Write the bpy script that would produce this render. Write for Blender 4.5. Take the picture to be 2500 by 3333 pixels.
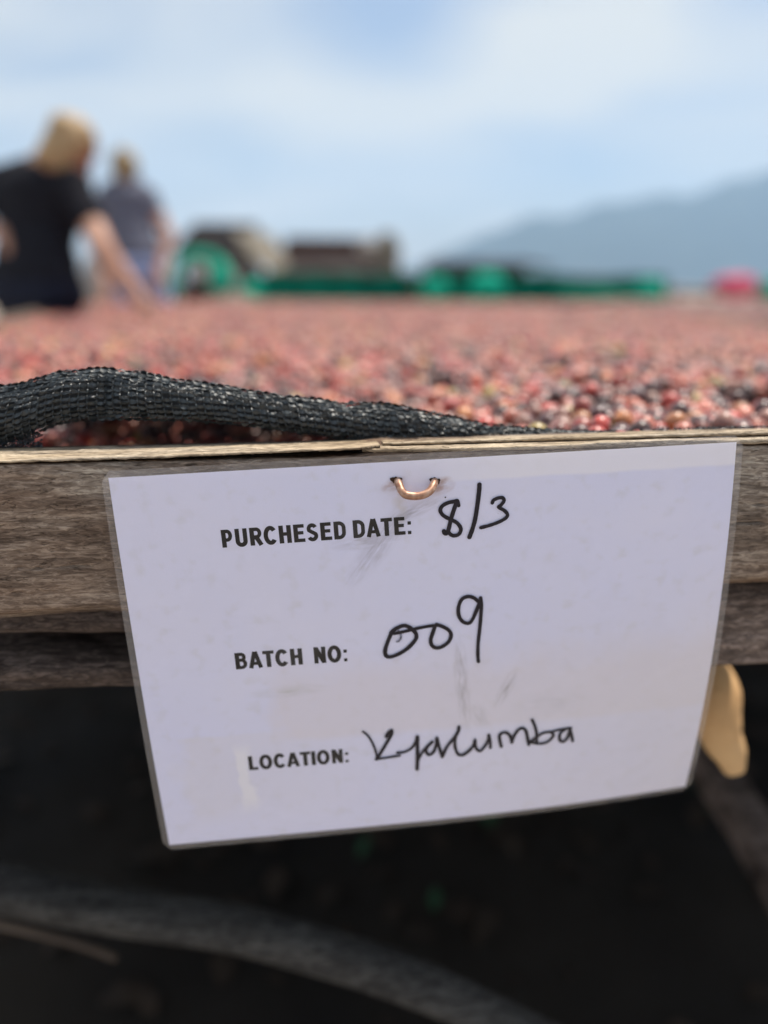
import bpy, bmesh, math, random
import numpy as np
from mathutils import Vector, Matrix, Euler, noise as mnoise

random.seed(7); rng = np.random.default_rng(7)
R = math.radians
S = bpy.context.scene
for o in list(bpy.data.objects): bpy.data.objects.remove(o)

# ------------------------------------------------------------------ camera
SW, SH = 2500.0, 3333.0
FPX = 26.0/36.0*SH
CY, CP, CR = R(3.554), R(17.0), R(0.4)
CAM = np.array([-0.0472, -0.3379, 0.925])
fw = np.array([math.sin(CY)*math.cos(CP), math.cos(CY)*math.cos(CP), -math.sin(CP)])
_r = np.array([math.cos(CY), -math.sin(CY), 0.0]); _u = np.cross(_r, fw)
rt = _r*math.cos(CR)+_u*math.sin(CR); up = -_r*math.sin(CR)+_u*math.cos(CR)
cam_d = bpy.data.cameras.new('camera'); cam = bpy.data.objects.new('camera', cam_d)
S.collection.objects.link(cam); S.camera = cam
cam.matrix_world = Matrix(((rt[0], up[0], -fw[0], CAM[0]), (rt[1], up[1], -fw[1], CAM[1]), (rt[2], up[2], -fw[2], CAM[2]), (0, 0, 0, 1)))
cam_d.sensor_fit = 'VERTICAL'; cam_d.sensor_height = 36; cam_d.lens = 26
cam_d.clip_start = 0.01; cam_d.clip_end = 30000
cam_d.dof.use_dof = True; cam_d.dof.focus_distance = 0.352; cam_d.dof.aperture_fstop = 2.0
cam_d.dof.aperture_blades = 0

# ------------------------------------------------------------------ world, sun, exposure
SUN_EL, SUN_AZ = R(68), R(45)            # azimuth clockwise from +Y (the direction the camera looks)
sun_dir = Vector((math.sin(SUN_AZ)*math.cos(SUN_EL), math.cos(SUN_AZ)*math.cos(SUN_EL), math.sin(SUN_EL)))
W = bpy.data.worlds.new('World'); S.world = W; W.use_nodes = True
nt = W.node_tree; nt.nodes.clear()
def N(t, k, **kw):
    n = t.nodes.new(k)
    for a, b in kw.items():
        if a.startswith('i_'):
            n.inputs[a[2:].replace('_', ' ')].default_value = b
        else: setattr(n, a, b)
    return n
sky = N(nt, 'ShaderNodeTexSky', sky_type='NISHITA', sun_disc=False, sun_elevation=SUN_EL, sun_rotation=SUN_AZ, air_density=1.0, dust_density=2.0, ozone_density=1.0)
bg1 = N(nt, 'ShaderNodeBackground'); bg1.inputs['Strength'].default_value = 0.10
nt.links.new(sky.outputs[0], bg1.inputs[0])
bg2 = N(nt, 'ShaderNodeBackground'); bg2.inputs['Color'].default_value = (0.84, 0.835, 0.79, 1); bg2.inputs['Strength'].default_value = 0.80
tc = N(nt, 'ShaderNodeTexCoord'); sep = N(nt, 'ShaderNodeSeparateXYZ'); nt.links.new(tc.outputs['Generated'], sep.inputs[0])
addz = N(nt, 'ShaderNodeMath', operation='ADD'); addz.inputs[1].default_value = 0.22; nt.links.new(sep.outputs[2], addz.inputs[0])
mx0 = N(nt, 'ShaderNodeMath', operation='MAXIMUM'); mx0.inputs[1].default_value = 0.05; nt.links.new(addz.outputs[0], mx0.inputs[0])
dx = N(nt, 'ShaderNodeMath', operation='DIVIDE'); nt.links.new(sep.outputs[0], dx.inputs[0]); nt.links.new(mx0.outputs[0], dx.inputs[1])
dy = N(nt, 'ShaderNodeMath', operation='DIVIDE'); nt.links.new(sep.outputs[1], dy.inputs[0]); nt.links.new(mx0.outputs[0], dy.inputs[1])
cmb = N(nt, 'ShaderNodeCombineXYZ'); nt.links.new(dx.outputs[0], cmb.inputs[0]); nt.links.new(dy.outputs[0], cmb.inputs[1])
mp = N(nt, 'ShaderNodeMapping'); mp.inputs['Location'].default_value = (3.1, 1.75, 0); mp.inputs['Rotation'].default_value = (0, 0, R(-24)); mp.inputs['Scale'].default_value = (0.8, 1.25, 1)
nt.links.new(cmb.outputs[0], mp.inputs[0])
cn = N(nt, 'ShaderNodeTexNoise'); cn.inputs['Scale'].default_value = 1.25; cn.inputs['Detail'].default_value = 5; cn.inputs['Roughness'].default_value = 0.52; cn.inputs['Distortion'].default_value = 0.5
nt.links.new(mp.outputs[0], cn.inputs['Vector'])
cur = cn.outputs[0]
def cloud_bank(px, py, wpx, hpx, amt):
    """thicker or thinner cloud towards one direction of the sky"""
    global cur
    def pl(a, b):
        d = fw*FPX+rt*(a-SW/2)+up*(SH/2-b); d = d/np.linalg.norm(d); return np.array([d[0], d[1]])/(d[2]+.22)
    c = pl(px, py); ex = pl(px+wpx, py)-c; ey = pl(px, py+hpx)-c
    q = N(nt, 'ShaderNodeMapping', vector_type='TEXTURE'); q.inputs['Location'].default_value = (*c, 0); q.inputs['Rotation'].default_value = (0, 0, math.atan2(ex[1], ex[0])); q.inputs['Scale'].default_value = (np.linalg.norm(ex), np.linalg.norm(ey), 1)
    nt.links.new(cmb.outputs[0], q.inputs[0]); gq = N(nt, 'ShaderNodeTexGradient', gradient_type='SPHERICAL'); nt.links.new(q.outputs[0], gq.inputs[0])
    ma = N(nt, 'ShaderNodeMath', operation='MULTIPLY_ADD'); nt.links.new(gq.outputs['Fac'], ma.inputs[0]); ma.inputs[1].default_value = amt; nt.links.new(cur, ma.inputs[2]); cur = ma.outputs[0]
cloud_bank(1270, 60, 420, 360, -.40); cloud_bank(1950, 120, 620, 300, .30); cloud_bank(1300, 360, 620, 230, .22); cloud_bank(60, 50, 350, 160, .16); cloud_bank(2420, 30, 260, 200, -.12); cloud_bank(1650, 480, 700, 160, -.10); cloud_bank(300, 240, 500, 120, -.10)
cr = N(nt, 'ShaderNodeValToRGB'); cr.color_ramp.elements[0].position = 0.20; cr.color_ramp.elements[0].color = (0.08,)*3+(1,); cr.color_ramp.elements[1].position = 0.72; cr.color_ramp.elements[1].color = (1,)*3+(1,)
nt.links.new(cur, cr.inputs[0])
ms = N(nt, 'ShaderNodeMixShader'); nt.links.new(cr.outputs[0], ms.inputs[0]); nt.links.new(bg1.outputs[0], ms.inputs[1]); nt.links.new(bg2.outputs[0], ms.inputs[2])
wo = N(nt, 'ShaderNodeOutputWorld'); nt.links.new(ms.outputs[0], wo.inputs[0])

sl = bpy.data.lights.new('sun', 'SUN'); so = bpy.data.objects.new('sun', sl); S.collection.objects.link(so)
sl.energy = 4.8; sl.angle = R(0.6); sl.color = (1.0, 0.93, 0.82)
so.rotation_euler = (-sun_dir).to_track_quat('-Z', 'Y').to_euler()
S.view_settings.view_transform = 'Standard'; S.view_settings.look = 'None'; S.view_settings.exposure = 0.33; S.view_settings.gamma = 1
S.view_settings.use_curve_mapping = False
S.render.engine = 'CYCLES'
S.cycles.volume_bounces = 1; S.cycles.transparent_max_bounces = 24; S.cycles.max_bounces = 8

# ------------------------------------------------------------------ helpers
def ray(px, py):
    d = fw*FPX + rt*(px-SW/2) + up*(SH/2-py)
    return d/np.linalg.norm(d)
def onY(px, py, y):
    d = ray(px, py); t = (y-CAM[1])/d[1]; return CAM+d*t
def onZ(px, py, z):
    d = ray(px, py); t = (z-CAM[2])/d[2]; return CAM+d*t
def at(px, py, depth):
    d = ray(px, py); return CAM+d*(depth/(d@fw))
def P(x, y, depth): return Vector(at(x*1.507, y*1.507, depth))   # coordinates read off the half-size view
def proj(Pt):
    d = np.asarray(Pt)-CAM; z = d@fw
    return SW/2+FPX*(d@rt)/z, SH/2-FPX*(d@up)/z, z

def tag(o, label=None, cat=None, group=None, kind=None):
    if label: o['label'] = label
    if cat: o['category'] = cat
    if group: o['group'] = group
    if kind: o['kind'] = kind
    return o
def empty(name, loc, label, cat, group=None, rz=0):
    o = bpy.data.objects.new(name, None); o.empty_display_size = 0.05; S.collection.objects.link(o)
    o.location = loc; o.rotation_euler = (0, 0, rz); tag(o, label, cat, group); return o
def link(name, me, m, parent=None):
    o = bpy.data.objects.new(name, me); S.collection.objects.link(o)
    if m and not me.materials: me.materials.append(m)
    if parent:
        o.parent = parent; bpy_loc = parent.matrix_basis.inverted()
        o.matrix_parent_inverse = bpy_loc
        if parent.parent: o.matrix_parent_inverse = (parent_world(parent)).inverted()
    return o
def parent_world(p):
    m = p.matrix_basis
    while p.parent:
        m = p.parent.matrix_basis @ p.matrix_parent_inverse @ m if False else p.matrix_parent_inverse @ m
        m = p.parent.matrix_basis @ m; p = p.parent
    return m
def obj(name, verts, faces, m, parent=None, smooth=True):
    me = bpy.data.meshes.new(name); me.from_pydata([tuple(map(float, v)) for v in verts], [], faces)
    if smooth: me.polygons.foreach_set('use_smooth', [True]*len(me.polygons))
    me.update(); return link(name, me, m, parent)
def fromverts(name, bm, m, parent=None, smooth=True):
    me = bpy.data.meshes.new(name); bm.to_mesh(me); bm.free()
    if smooth: me.polygons.foreach_set('use_smooth', [True]*len(me.polygons))
    return link(name, me, m, parent)
def box_vf(cx, cy, cz, sx, sy, sz, jit=0):
    v = [(cx+a*sx/2+random.uniform(-jit, jit), cy+b*sy/2+random.uniform(-jit, jit), cz+c*sz/2+random.uniform(-jit, jit)) for a in (-1, 1) for b in (-1, 1) for c in (-1, 1)]
    f = [(0, 1, 3, 2), (4, 6, 7, 5), (0, 4, 5, 1), (2, 3, 7, 6), (0, 2, 6, 4), (1, 5, 7, 3)]
    return v, f
def beam(name, a, b, w, h, m, parent, segs=14, jit=0.003, seed=0, taper=0):
    """rough squared timber from a to b, rounded corners, wavering edges"""
    a, b = Vector(a), Vector(b); d = (b-a); L = d.length; d.normalize()
    side = d.cross(Vector((0, 0, 1)))
    if side.length < .1: side = d.cross(Vector((0, 1, 0)))
    side.normalize(); upv = side.cross(d)
    prof = []
    for k in range(16):
        t = 2*math.pi*(k+.5)/16; c, s = math.cos(t), math.sin(t)
        q = (abs(c)**5+abs(s)**5)**(-1/5)
        prof.append((c*q*w/2, s*q*h/2))
    vs, fs = [], []
    for i in range(segs+1):
        t = i/segs; k = 1-taper*t
        ox = jit*mnoise.noise(Vector((t*3, seed, 0)))*2; oz = jit*mnoise.noise(Vector((t*3, seed, 9)))*2
        for j, (x, z) in enumerate(prof):
            n = jit*mnoise.noise(Vector((t*L*9, j*1.7+seed, 4)))
            vs.append(a+d*(L*t)+side*(x*k+ox+n)+upv*(z*k+oz+n))
    for i in range(segs):
        for j in range(16):
            fs.append((i*16+j, i*16+(j+1) % 16, (i+1)*16+(j+1) % 16, (i+1)*16+j))
    fs.append(tuple(range(15, -1, -1))); fs.append(tuple(segs*16+j for j in range(16)))
    return obj(name, vs, fs, m, parent, smooth=False)
def tube_vf(pts, rad, n=12, cap=True, noise_a=0, seed=0, flat=1.0):
    pts = [Vector(p) for p in pts]; vs, fs = [], []
    prev = None
    for i, p in enumerate(pts):
        t = (pts[min(i+1, len(pts)-1)]-pts[max(i-1, 0)]).normalized()
        if prev is None:
            ref = Vector((0, 0, 1)) if abs(t.z) < .9 else Vector((1, 0, 0)); s = t.cross(ref).normalized()
        else: s = (prev-t*prev.dot(t)).normalized()
        prev = s; u = s.cross(t)
        r = rad[i] if hasattr(rad, '__len__') else rad
        for j in range(n):
            a = 2*math.pi*j/n
            rr = r*(1+noise_a*mnoise.noise(Vector((p.x*9+seed, p.y*9+math.cos(a)*1.4, p.z*9+math.sin(a)*1.4))))
            vs.append(p+s*math.cos(a)*rr+u*math.sin(a)*rr*flat)
    for i in range(len(pts)-1):
        for j in range(n):
            fs.append((i*n+j, i*n+(j+1) % n, (i+1)*n+(j+1) % n, (i+1)*n+j))
    if cap: fs.append(tuple(range(n-1, -1, -1))); fs.append(tuple((len(pts)-1)*n+j for j in range(n)))
    return vs, fs
def spline(pts, n):
    """Catmull-Rom resample of 2-D/3-D points"""
    p = np.array(pts, float); p = np.vstack([2*p[0]-p[1], p, 2*p[-1]-p[-2]]); out = []
    m = len(p)-3
    for k in range(n):
        t = k/(n-1)*m; i = min(int(t), m-1); t -= i
        a, b, c, d = p[i], p[i+1], p[i+2], p[i+3]
        out.append(0.5*((2*b)+(-a+c)*t+(2*a-5*b+4*c-d)*t*t+(-a+3*b-3*c+d)*t**3))
    return np.array(out)
def smooth(a, b, x): t = min(1, max(0, (x-a)/(b-a))); return t*t*(3-2*t)

# ------------------------------------------------------------------ materials
def newmat(name):
    m = bpy.data.materials.new(name); m.use_nodes = True; t = m.node_tree; b = t.nodes['Principled BSDF']; return m, t, b
def ramp(t, stops):
    r = t.nodes.new('ShaderNodeValToRGB'); e = r.color_ramp.elements
    while len(e) < len(stops): e.new(0.5)
    for el, (p, c) in zip(e, stops): el.position = p; el.color = (*c, 1)
    return r
def basic(name, c1, c2=None, scale=8, rough=0.8, bump=0.0, bscale=60, stretch=(1, 1, 1), spec=0.3, metallic=0, sheen=0):
    m, t, b = newmat(name)
    b.inputs['Roughness'].default_value = rough; b.inputs['Specular IOR Level'].default_value = spec; b.inputs['Metallic'].default_value = metallic
    if sheen: b.inputs['Sheen Weight'].default_value = sheen
    c = N(t, 'ShaderNodeTexCoord'); mpn = N(t, 'ShaderNodeMapping'); mpn.inputs['Scale'].default_value = stretch; t.links.new(c.outputs['Object'], mpn.inputs[0])
    n = N(t, 'ShaderNodeTexNoise'); n.inputs['Scale'].default_value = scale; n.inputs['Detail'].default_value = 6; t.links.new(mpn.outputs[0], n.inputs['Vector'])
    r = ramp(t, [(0.32, c1), (0.68, c2 or c1)]); t.links.new(n.outputs[0], r.inputs[0]); t.links.new(r.outputs[0], b.inputs['Base Color'])
    if bump:
        n2 = N(t, 'ShaderNodeTexNoise'); n2.inputs['Scale'].default_value = bscale; n2.inputs['Detail'].default_value = 5; t.links.new(mpn.outputs[0], n2.inputs['Vector'])
        bp = N(t, 'ShaderNodeBump'); bp.inputs['Strength'].default_value = bump; bp.inputs['Distance'].default_value = 0.004; t.links.new(n2.outputs[0], bp.inputs['Height']); t.links.new(bp.outputs[0], b.inputs['Normal'])
    return m
def wood(name, dark, mid, light, brown, axis=0, bump=0.9, scale=1.0, fine=1.0):
    """weathered timber: fibres along one axis, brown and grey zones, short checks"""
    m, t, b = newmat(name); b.inputs['Roughness'].default_value = 0.86; b.inputs['Specular IOR Level'].default_value = 0.18
    c = N(t, 'ShaderNodeTexCoord')
    def mapped(sc):
        q = N(t, 'ShaderNodeMapping'); s = [sc[1]]*3; s[axis] = sc[0]; q.inputs['Scale'].default_value = [k*scale for k in s]; t.links.new(c.outputs['Object'], q.inputs[0]); return q
    wv = N(t, 'ShaderNodeTexNoise'); wv.inputs['Scale'].default_value = 9; t.links.new(c.outputs['Object'], wv.inputs['Vector'])
    def noise(sc, detail, warp=0.0, rough=.6):
        q = mapped(sc); n = N(t, 'ShaderNodeTexNoise'); n.inputs['Scale'].default_value = 1; n.inputs['Detail'].default_value = detail; n.inputs['Roughness'].default_value = rough; n.inputs['Distortion'].default_value = warp
        t.links.new(q.outputs[0], n.inputs['Vector']); return n
    f1 = noise((120, 1100*fine), 7, 1.0, .68); f2 = noise((16, 150), 6, 0.9); f3 = noise((5, 16), 3, .4); f4 = noise((130, 900*fine), 4, 1.6)
    mixh = N(t, 'ShaderNodeMath', operation='MULTIPLY_ADD'); t.links.new(f1.outputs[0], mixh.inputs[0]); mixh.inputs[1].default_value = 0.6
    sc2 = N(t, 'ShaderNodeMath', operation='MULTIPLY'); t.links.new(f2.outputs[0], sc2.inputs[0]); sc2.inputs[1].default_value = 0.4; t.links.new(sc2.outputs[0], mixh.inputs[2])
    r = ramp(t, [(0.34, dark), (0.44, tuple(.5*(a+b_) for a, b_ in zip(dark, mid))), (0.51, mid), (0.62, light)]); t.links.new(mixh.outputs[0], r.inputs[0])
    zr = ramp(t, [(0.42, (0, 0, 0)), (0.66, (1, 1, 1))]); t.links.new(f3.outputs[0], zr.inputs[0])
    mul = N(t, 'ShaderNodeMixRGB', blend_type='MULTIPLY'); mul.inputs[2].default_value = (*brown, 1); t.links.new(zr.outputs[0], mul.inputs[0]); t.links.new(r.outputs[0], mul.inputs[1])
    ck = ramp(t, [(0.30, (0.25, 0.23, 0.22)), (0.39, (1, 1, 1))]); t.links.new(f4.outputs[0], ck.inputs[0])
    mul2 = N(t, 'ShaderNodeMixRGB', blend_type='MULTIPLY'); mul2.inputs[0].default_value = .75; t.links.new(mul.outputs[0], mul2.inputs[1]); t.links.new(ck.outputs[0], mul2.inputs[2])
    t.links.new(mul2.outputs[0], b.inputs['Base Color'])
    bp = N(t, 'ShaderNodeBump'); bp.inputs['Strength'].default_value = bump; bp.inputs['Distance'].default_value = 0.0007; t.links.new(mixh.outputs[0], bp.inputs['Height'])
    bp2 = N(t, 'ShaderNodeBump'); bp2.inputs['Strength'].default_value = bump*.8; bp2.inputs['Distance'].default_value = 0.0006; t.links.new(ck.outputs[0], bp2.inputs['Height']); t.links.new(bp.outputs[0], bp2.inputs['Normal'])
    t.links.new(bp2.outputs[0], b.inputs['Normal'])
    return m
M = {}
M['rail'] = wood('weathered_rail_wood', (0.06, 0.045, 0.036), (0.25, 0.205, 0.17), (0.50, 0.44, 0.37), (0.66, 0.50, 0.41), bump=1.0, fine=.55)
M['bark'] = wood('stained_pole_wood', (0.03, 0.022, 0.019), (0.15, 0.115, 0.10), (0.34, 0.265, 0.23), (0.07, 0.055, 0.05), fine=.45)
M['bleached'] = wood('bleached_splinter_wood', (0.05, 0.037, 0.03), (0.40, 0.335, 0.26), (0.66, 0.57, 0.45), (0.85, 0.76, 0.64), fine=.6, bump=1.0)
M['far_wood'] = basic('old_timber', (0.08, 0.06, 0.048), (0.17, 0.13, 0.10), 6, .9, .3, 40, (1, 1, 1))
M['fresh_wood'] = basic('barkless_tan_pole', (0.60, 0.36, 0.17), (0.72, 0.48, 0.25), 14, .75, .3, 80)
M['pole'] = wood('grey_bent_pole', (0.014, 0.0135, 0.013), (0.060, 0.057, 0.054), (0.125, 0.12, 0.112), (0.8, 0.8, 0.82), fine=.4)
M['soil'] = basic('shade_dark_soil', (0.005, 0.004, 0.004), (0.030, 0.023, 0.017), 1.6, .95, .8, 30)  # near-black: the shade under the beds is put into the soil colour
M['ground'] = basic('dry_earth', (0.14, 0.10, 0.07), (0.22, 0.17, 0.12), .6, .95, .5, 12)

# ------------------------------------------------------------------ large setting
def grid(name, x0, x1, y0, y1, nx, ny, fz, m, parent=None):
    vs = [(x0+(x1-x0)*i/nx, y0+(y1-y0)*j/ny, fz(x0+(x1-x0)*i/nx, y0+(y1-y0)*j/ny)) for j in range(ny+1) for i in range(nx+1)]
    fs = [(j*(nx+1)+i, j*(nx+1)+i+1, (j+1)*(nx+1)+i+1, (j+1)*(nx+1)+i) for j in range(ny) for i in range(nx)]
    return obj(name, vs, fs, m, parent)
def ground_mat():
    m, t, b = newmat('dry_earth'); b.inputs['Roughness'].default_value = .95; b.inputs['Specular IOR Level'].default_value = .1
    c = N(t, 'ShaderNodeTexCoord'); n1 = N(t, 'ShaderNodeTexNoise'); n1.inputs['Scale'].default_value = .7; n1.inputs['Detail'].default_value = 8; t.links.new(c.outputs['Object'], n1.inputs['Vector'])
    n2 = N(t, 'ShaderNodeTexNoise'); n2.inputs['Scale'].default_value = 35; n2.inputs['Detail'].default_value = 6; t.links.new(c.outputs['Object'], n2.inputs['Vector'])
    r = ramp(t, [(0.35, (0.26, 0.215, 0.175)), (0.62, (0.38, 0.33, 0.28))]); t.links.new(n1.outputs[0], r.inputs[0]); t.links.new(r.outputs[0], b.inputs['Base Color'])
    bp = N(t, 'ShaderNodeBump'); bp.inputs['Distance'].default_value = .01; t.links.new(n2.outputs[0], bp.inputs['Height']); t.links.new(bp.outputs[0], b.inputs['Normal'])
    return m
gm = ground_mat()
g = grid('ground', -3300, 3300, -3300, 3300, 40, 40, lambda x, y: 0.0, gm); tag(g, kind='structure')
def soil_z(x, y):
    e = smooth(0, .5, min(x+1.3, 2.7-x, y+.0, 6-y))
    return 0.004+e*(0.01+0.03*(mnoise.noise(Vector((x*3, y*3, 1)))+.5)+0.012*(mnoise.noise(Vector((x*14, y*14, 5)))+.5))
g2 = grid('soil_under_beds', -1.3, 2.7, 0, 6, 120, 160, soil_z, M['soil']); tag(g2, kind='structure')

# hillside in the haze: ridge heights follow a real mountain flank about 3 km off
ridge_px = [(1150, 905), (1300, 885), (1420, 825), (1560, 772), (1700, 725), (1850, 690), (2000, 655), (2130, 640), (2260, 622), (2380, 585), (2500, 552), (2700, 535), (3100, 545), (3500, 580), (4000, 680), (4500, 905)]
rp = spline(ridge_px, 90); hv = []; hf = []
rows = 14
for k, (x, y) in enumerate(rp):
    p = at(x, y, 2600); top = np.array([p[0], p[1], p[2]])
    d = top[:2]-CAM[:2]; dn = d/np.linalg.norm(d)
    for j in range(rows+1):
        t = j/rows; s = t*2-1      # front foot .. ridge .. back foot
        off = s*650; hgt = max(0, top[2])*(1-abs(s)**1.3)
        hgt += (1-abs(s))*26*mnoise.noise(Vector((k*.22, j*.5, 3)))*min(1, top[2]/120)
        hv.append((top[0]+dn[0]*off, top[1]+dn[1]*off, max(hgt, -1) if t not in (0, 1) else -2))
for k in range(len(rp)-1):
    for j in range(rows):
        a = k*(rows+1)+j; hf.append((a, a+rows+1, a+rows+2, a+1))
M['forest'] = basic('far_forest', (0.02, 0.034, 0.026), (0.04, 0.055, 0.04), .012, .95)
hl = obj('mountain', hv, hf, M['forest']); tag(hl, kind='structure')

# haze
hzv, hzf = box_vf(0, 0, 224, 6700, 6700, 452)
hz = obj('haze', hzv, hzf, None, smooth=False); tag(hz, kind='stuff')
hm = bpy.data.materials.new('haze_air'); hm.use_nodes = True; ht = hm.node_tree; ht.nodes.clear()
hvn = N(ht, 'ShaderNodeVolumePrincipled'); hvn.inputs['Color'].default_value = (0.42, 0.645, 0.95, 1); hvn.inputs['Density'].default_value = 0.00026; hvn.inputs['Anisotropy'].default_value = 0.2
hoo = N(ht, 'ShaderNodeOutputMaterial'); ht.links.new(hvn.outputs[0], hoo.inputs['Volume']); hz.data.materials.append(hm)

# ------------------------------------------------------------------ the sign: fitted flexible sheet
PW, PH = 0.297, 0.210
SA, ST, SC1, SC2, SC3 = 0.0506, -0.0462, 0.3118, 0.0041, 0.2668
ZS = CAM[2]-0.1829
def sheet(u, v, off=0.0):
    U = (u+PW/2)/PW; V = max(0, (PH/2-v)/PH)
    Uc = max(0, U)
    n = SC1*.05*Uc*Uc*V*V + SC2*.05*(2*U-1)**2*V + SC3*.05*V*V
    n += 0.0011*math.sin(U*5.2+.6)*smooth(0, .5, V)
    x = u*math.cos(SA)-v*math.sin(SA); z = u*math.sin(SA)+v*math.cos(SA)
    y = n-(z-PH/2)*math.sin(ST)+off; z = PH/2+(z-PH/2)*math.cos(ST)
    return np.array([x, y, z+ZS])
def uv_of(px, py):
    q = np.array([0.0, 0.0])
    for _ in range(12):
        f0 = np.array(proj(sheet(*q))[:2]); e = np.array([px, py])-f0
        J = np.stack([(np.array(proj(sheet(q[0]+1e-5, q[1]))[:2])-f0)/1e-5, (np.array(proj(sheet(q[0], q[1]+1e-5))[:2])-f0)/1e-5], 1)
        q = q+np.linalg.solve(J, e)
    return q
sign = empty('laminated_sign', tuple(sheet(0, PH/2)), 'white laminated paper sign with black print and marker writing stapled to the front rail', 'sign')
def paper_mat():
    m, t, b = newmat('printed_paper'); b.inputs['Roughness'].default_value = .6; b.inputs['Specular IOR Level'].default_value = .25
    uvn = N(t, 'ShaderNodeUVMap'); uvn.uv_map = 'uv'
    def noise(sc, sx=1, sy=1, detail=5, loc=(0, 0, 0), dist=0, rot=0):
        q = N(t, 'ShaderNodeMapping'); q.inputs['Scale'].default_value = (sx, sy, 1); q.inputs['Location'].default_value = loc; q.inputs['Rotation'].default_value = (0, 0, rot); t.links.new(uvn.outputs[0], q.inputs[0])
        n = N(t, 'ShaderNodeTexNoise'); n.inputs['Scale'].default_value = sc; n.inputs['Detail'].default_value = detail; n.inputs['Distortion'].default_value = dist; t.links.new(q.outputs[0], n.inputs['Vector']); return n
    base = ramp(t, [(0.3, (0.77, 0.775, 0.99)), (0.7, (0.81, 0.80, 0.97))])
    t.links.new(noise(2.2, dist=.6).outputs[0], base.inputs[0])
    cur = base.outputs[0]
    def overlay(fac_socket, col, mode='MIX'):
        nonlocal cur
        x = N(t, 'ShaderNodeMixRGB', blend_type=mode); x.inputs[2].default_value = (*col, 1)
        t.links.new(fac_socket, x.inputs[0]); t.links.new(cur, x.inputs[1]); cur = x.outputs[0]
    # faint fibres and grime
    g1 = ramp(t, [(0.55, (0, 0, 0)), (0.9, (.5, .5, .5))]); t.links.new(noise(26, detail=8).outputs[0], g1.inputs[0]); overlay(g1.outputs[0], (0.62, 0.60, 0.60))
    # tiny specks of dirt
    vo = N(t, 'ShaderNodeTexVoronoi'); vo.inputs['Scale'].default_value = 17; t.links.new(uvn.outputs[0], vo.inputs['Vector'])
    sp = ramp(t, [(0.0, (1, 1, 1)), (0.018, (1, 1, 1)), (0.026, (0, 0, 0))]); t.links.new(vo.outputs['Distance'], sp.inputs[0])
    k = N(t, 'ShaderNodeMath', operation='MULTIPLY'); t.links.new(sp.outputs[0], k.inputs[0])
    k2 = ramp(t, [(0.56, (0, 0, 0)), (0.6, (.7, .7, .7))]); t.links.new(noise(9, loc=(3, 3, 0)).outputs[0], k2.inputs[0]); t.links.new(k2.outputs[0], k.inputs[1])
    overlay(k.outputs[0], (0.22, 0.15, 0.11))
    # smudges: soft ellipses broken up by stretched noise
    def smudge(cx, cy, rx, ry, rot, col, amt, ns=24, nsx=1, nsy=5):
        q = N(t, 'ShaderNodeMapping', vector_type='TEXTURE'); q.inputs['Location'].default_value = (cx, cy, 0); q.inputs['Rotation'].default_value = (0, 0, rot); q.inputs['Scale'].default_value = (rx, ry, 1); t.links.new(uvn.outputs[0], q.inputs[0])
        gq = N(t, 'ShaderNodeTexGradient', gradient_type='SPHERICAL'); t.links.new(q.outputs[0], gq.inputs[0])
        q2 = N(t, 'ShaderNodeMapping', vector_type='TEXTURE'); q2.inputs['Rotation'].default_value = (0, 0, rot); q2.inputs['Scale'].default_value = (1/nsx, 1/nsy, 1); t.links.new(uvn.outputs[0], q2.inputs[0])
        n = N(t, 'ShaderNodeTexNoise'); n.inputs['Scale'].default_value = ns; n.inputs['Detail'].default_value = 3; t.links.new(q2.outputs[0], n.inputs['Vector'])
        rr = ramp(t, [(0.30, (0, 0, 0)), (0.72, (.9, .9, .9))]); t.links.new(n.outputs[0], rr.inputs[0])
        a = N(t, 'ShaderNodeMath', operation='MULTIPLY'); t.links.new(gq.outputs['Fac'], a.inputs[0]); t.links.new(rr.outputs[0], a.inputs[1])
        c2 = N(t, 'ShaderNodeMath', operation='MULTIPLY', use_clamp=True); t.links.new(a.outputs[0], c2.inputs[0]); c2.inputs[1].default_value = amt
        overlay(c2.outputs[0], col)
    wob = N(t, 'ShaderNodeTexNoise'); wob.inputs['Scale'].default_value = 9; wob.inputs['Detail'].default_value = 6; t.links.new(uvn.outputs[0], wob.inputs['Vector'])
    sx_ = N(t, 'ShaderNodeSeparateXYZ'); t.links.new(uvn.outputs[0], sx_.inputs[0])
    def edge(axis, a, b_, amp=.03, tilt=0.0):
        """0 at a, 1 at b along one axis, the edge broken up by noise"""
        k = N(t, 'ShaderNodeMath', operation='MULTIPLY_ADD'); t.links.new(wob.outputs[0], k.inputs[0]); k.inputs[1].default_value = amp; t.links.new(sx_.outputs[axis], k.inputs[2])
        k2 = N(t, 'ShaderNodeMath', operation='MULTIPLY_ADD'); t.links.new(sx_.outputs[1-axis], k2.inputs[0]); k2.inputs[1].default_value = tilt; t.links.new(k.outputs[0], k2.inputs[2])
        mr_ = N(t, 'ShaderNodeMapRange'); mr_.inputs['From Min'].default_value = a+amp*.5; mr_.inputs['From Max'].default_value = b_+amp*.5; t.links.new(k2.outputs[0], mr_.inputs['Value']); return mr_.outputs['Result']
    def mulv(*ss):
        c = ss[0]
        for q in ss[1:]:
            k = N(t, 'ShaderNodeMath', operation='MULTIPLY'); t.links.new(c, k.inputs[0]); t.links.new(q, k.inputs[1]); c = k.outputs[0]
        return c
    # loose, milky film: its reflections painted lighter and greyer into the paper colour
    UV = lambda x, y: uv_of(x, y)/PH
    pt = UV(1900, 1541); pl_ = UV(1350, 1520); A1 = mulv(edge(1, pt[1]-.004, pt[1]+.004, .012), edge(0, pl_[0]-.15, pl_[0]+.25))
    b1, b2, b3, b4 = UV(600, 2405), UV(590, 2500), UV(1130, 2500), UV(800, 2640)
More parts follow.
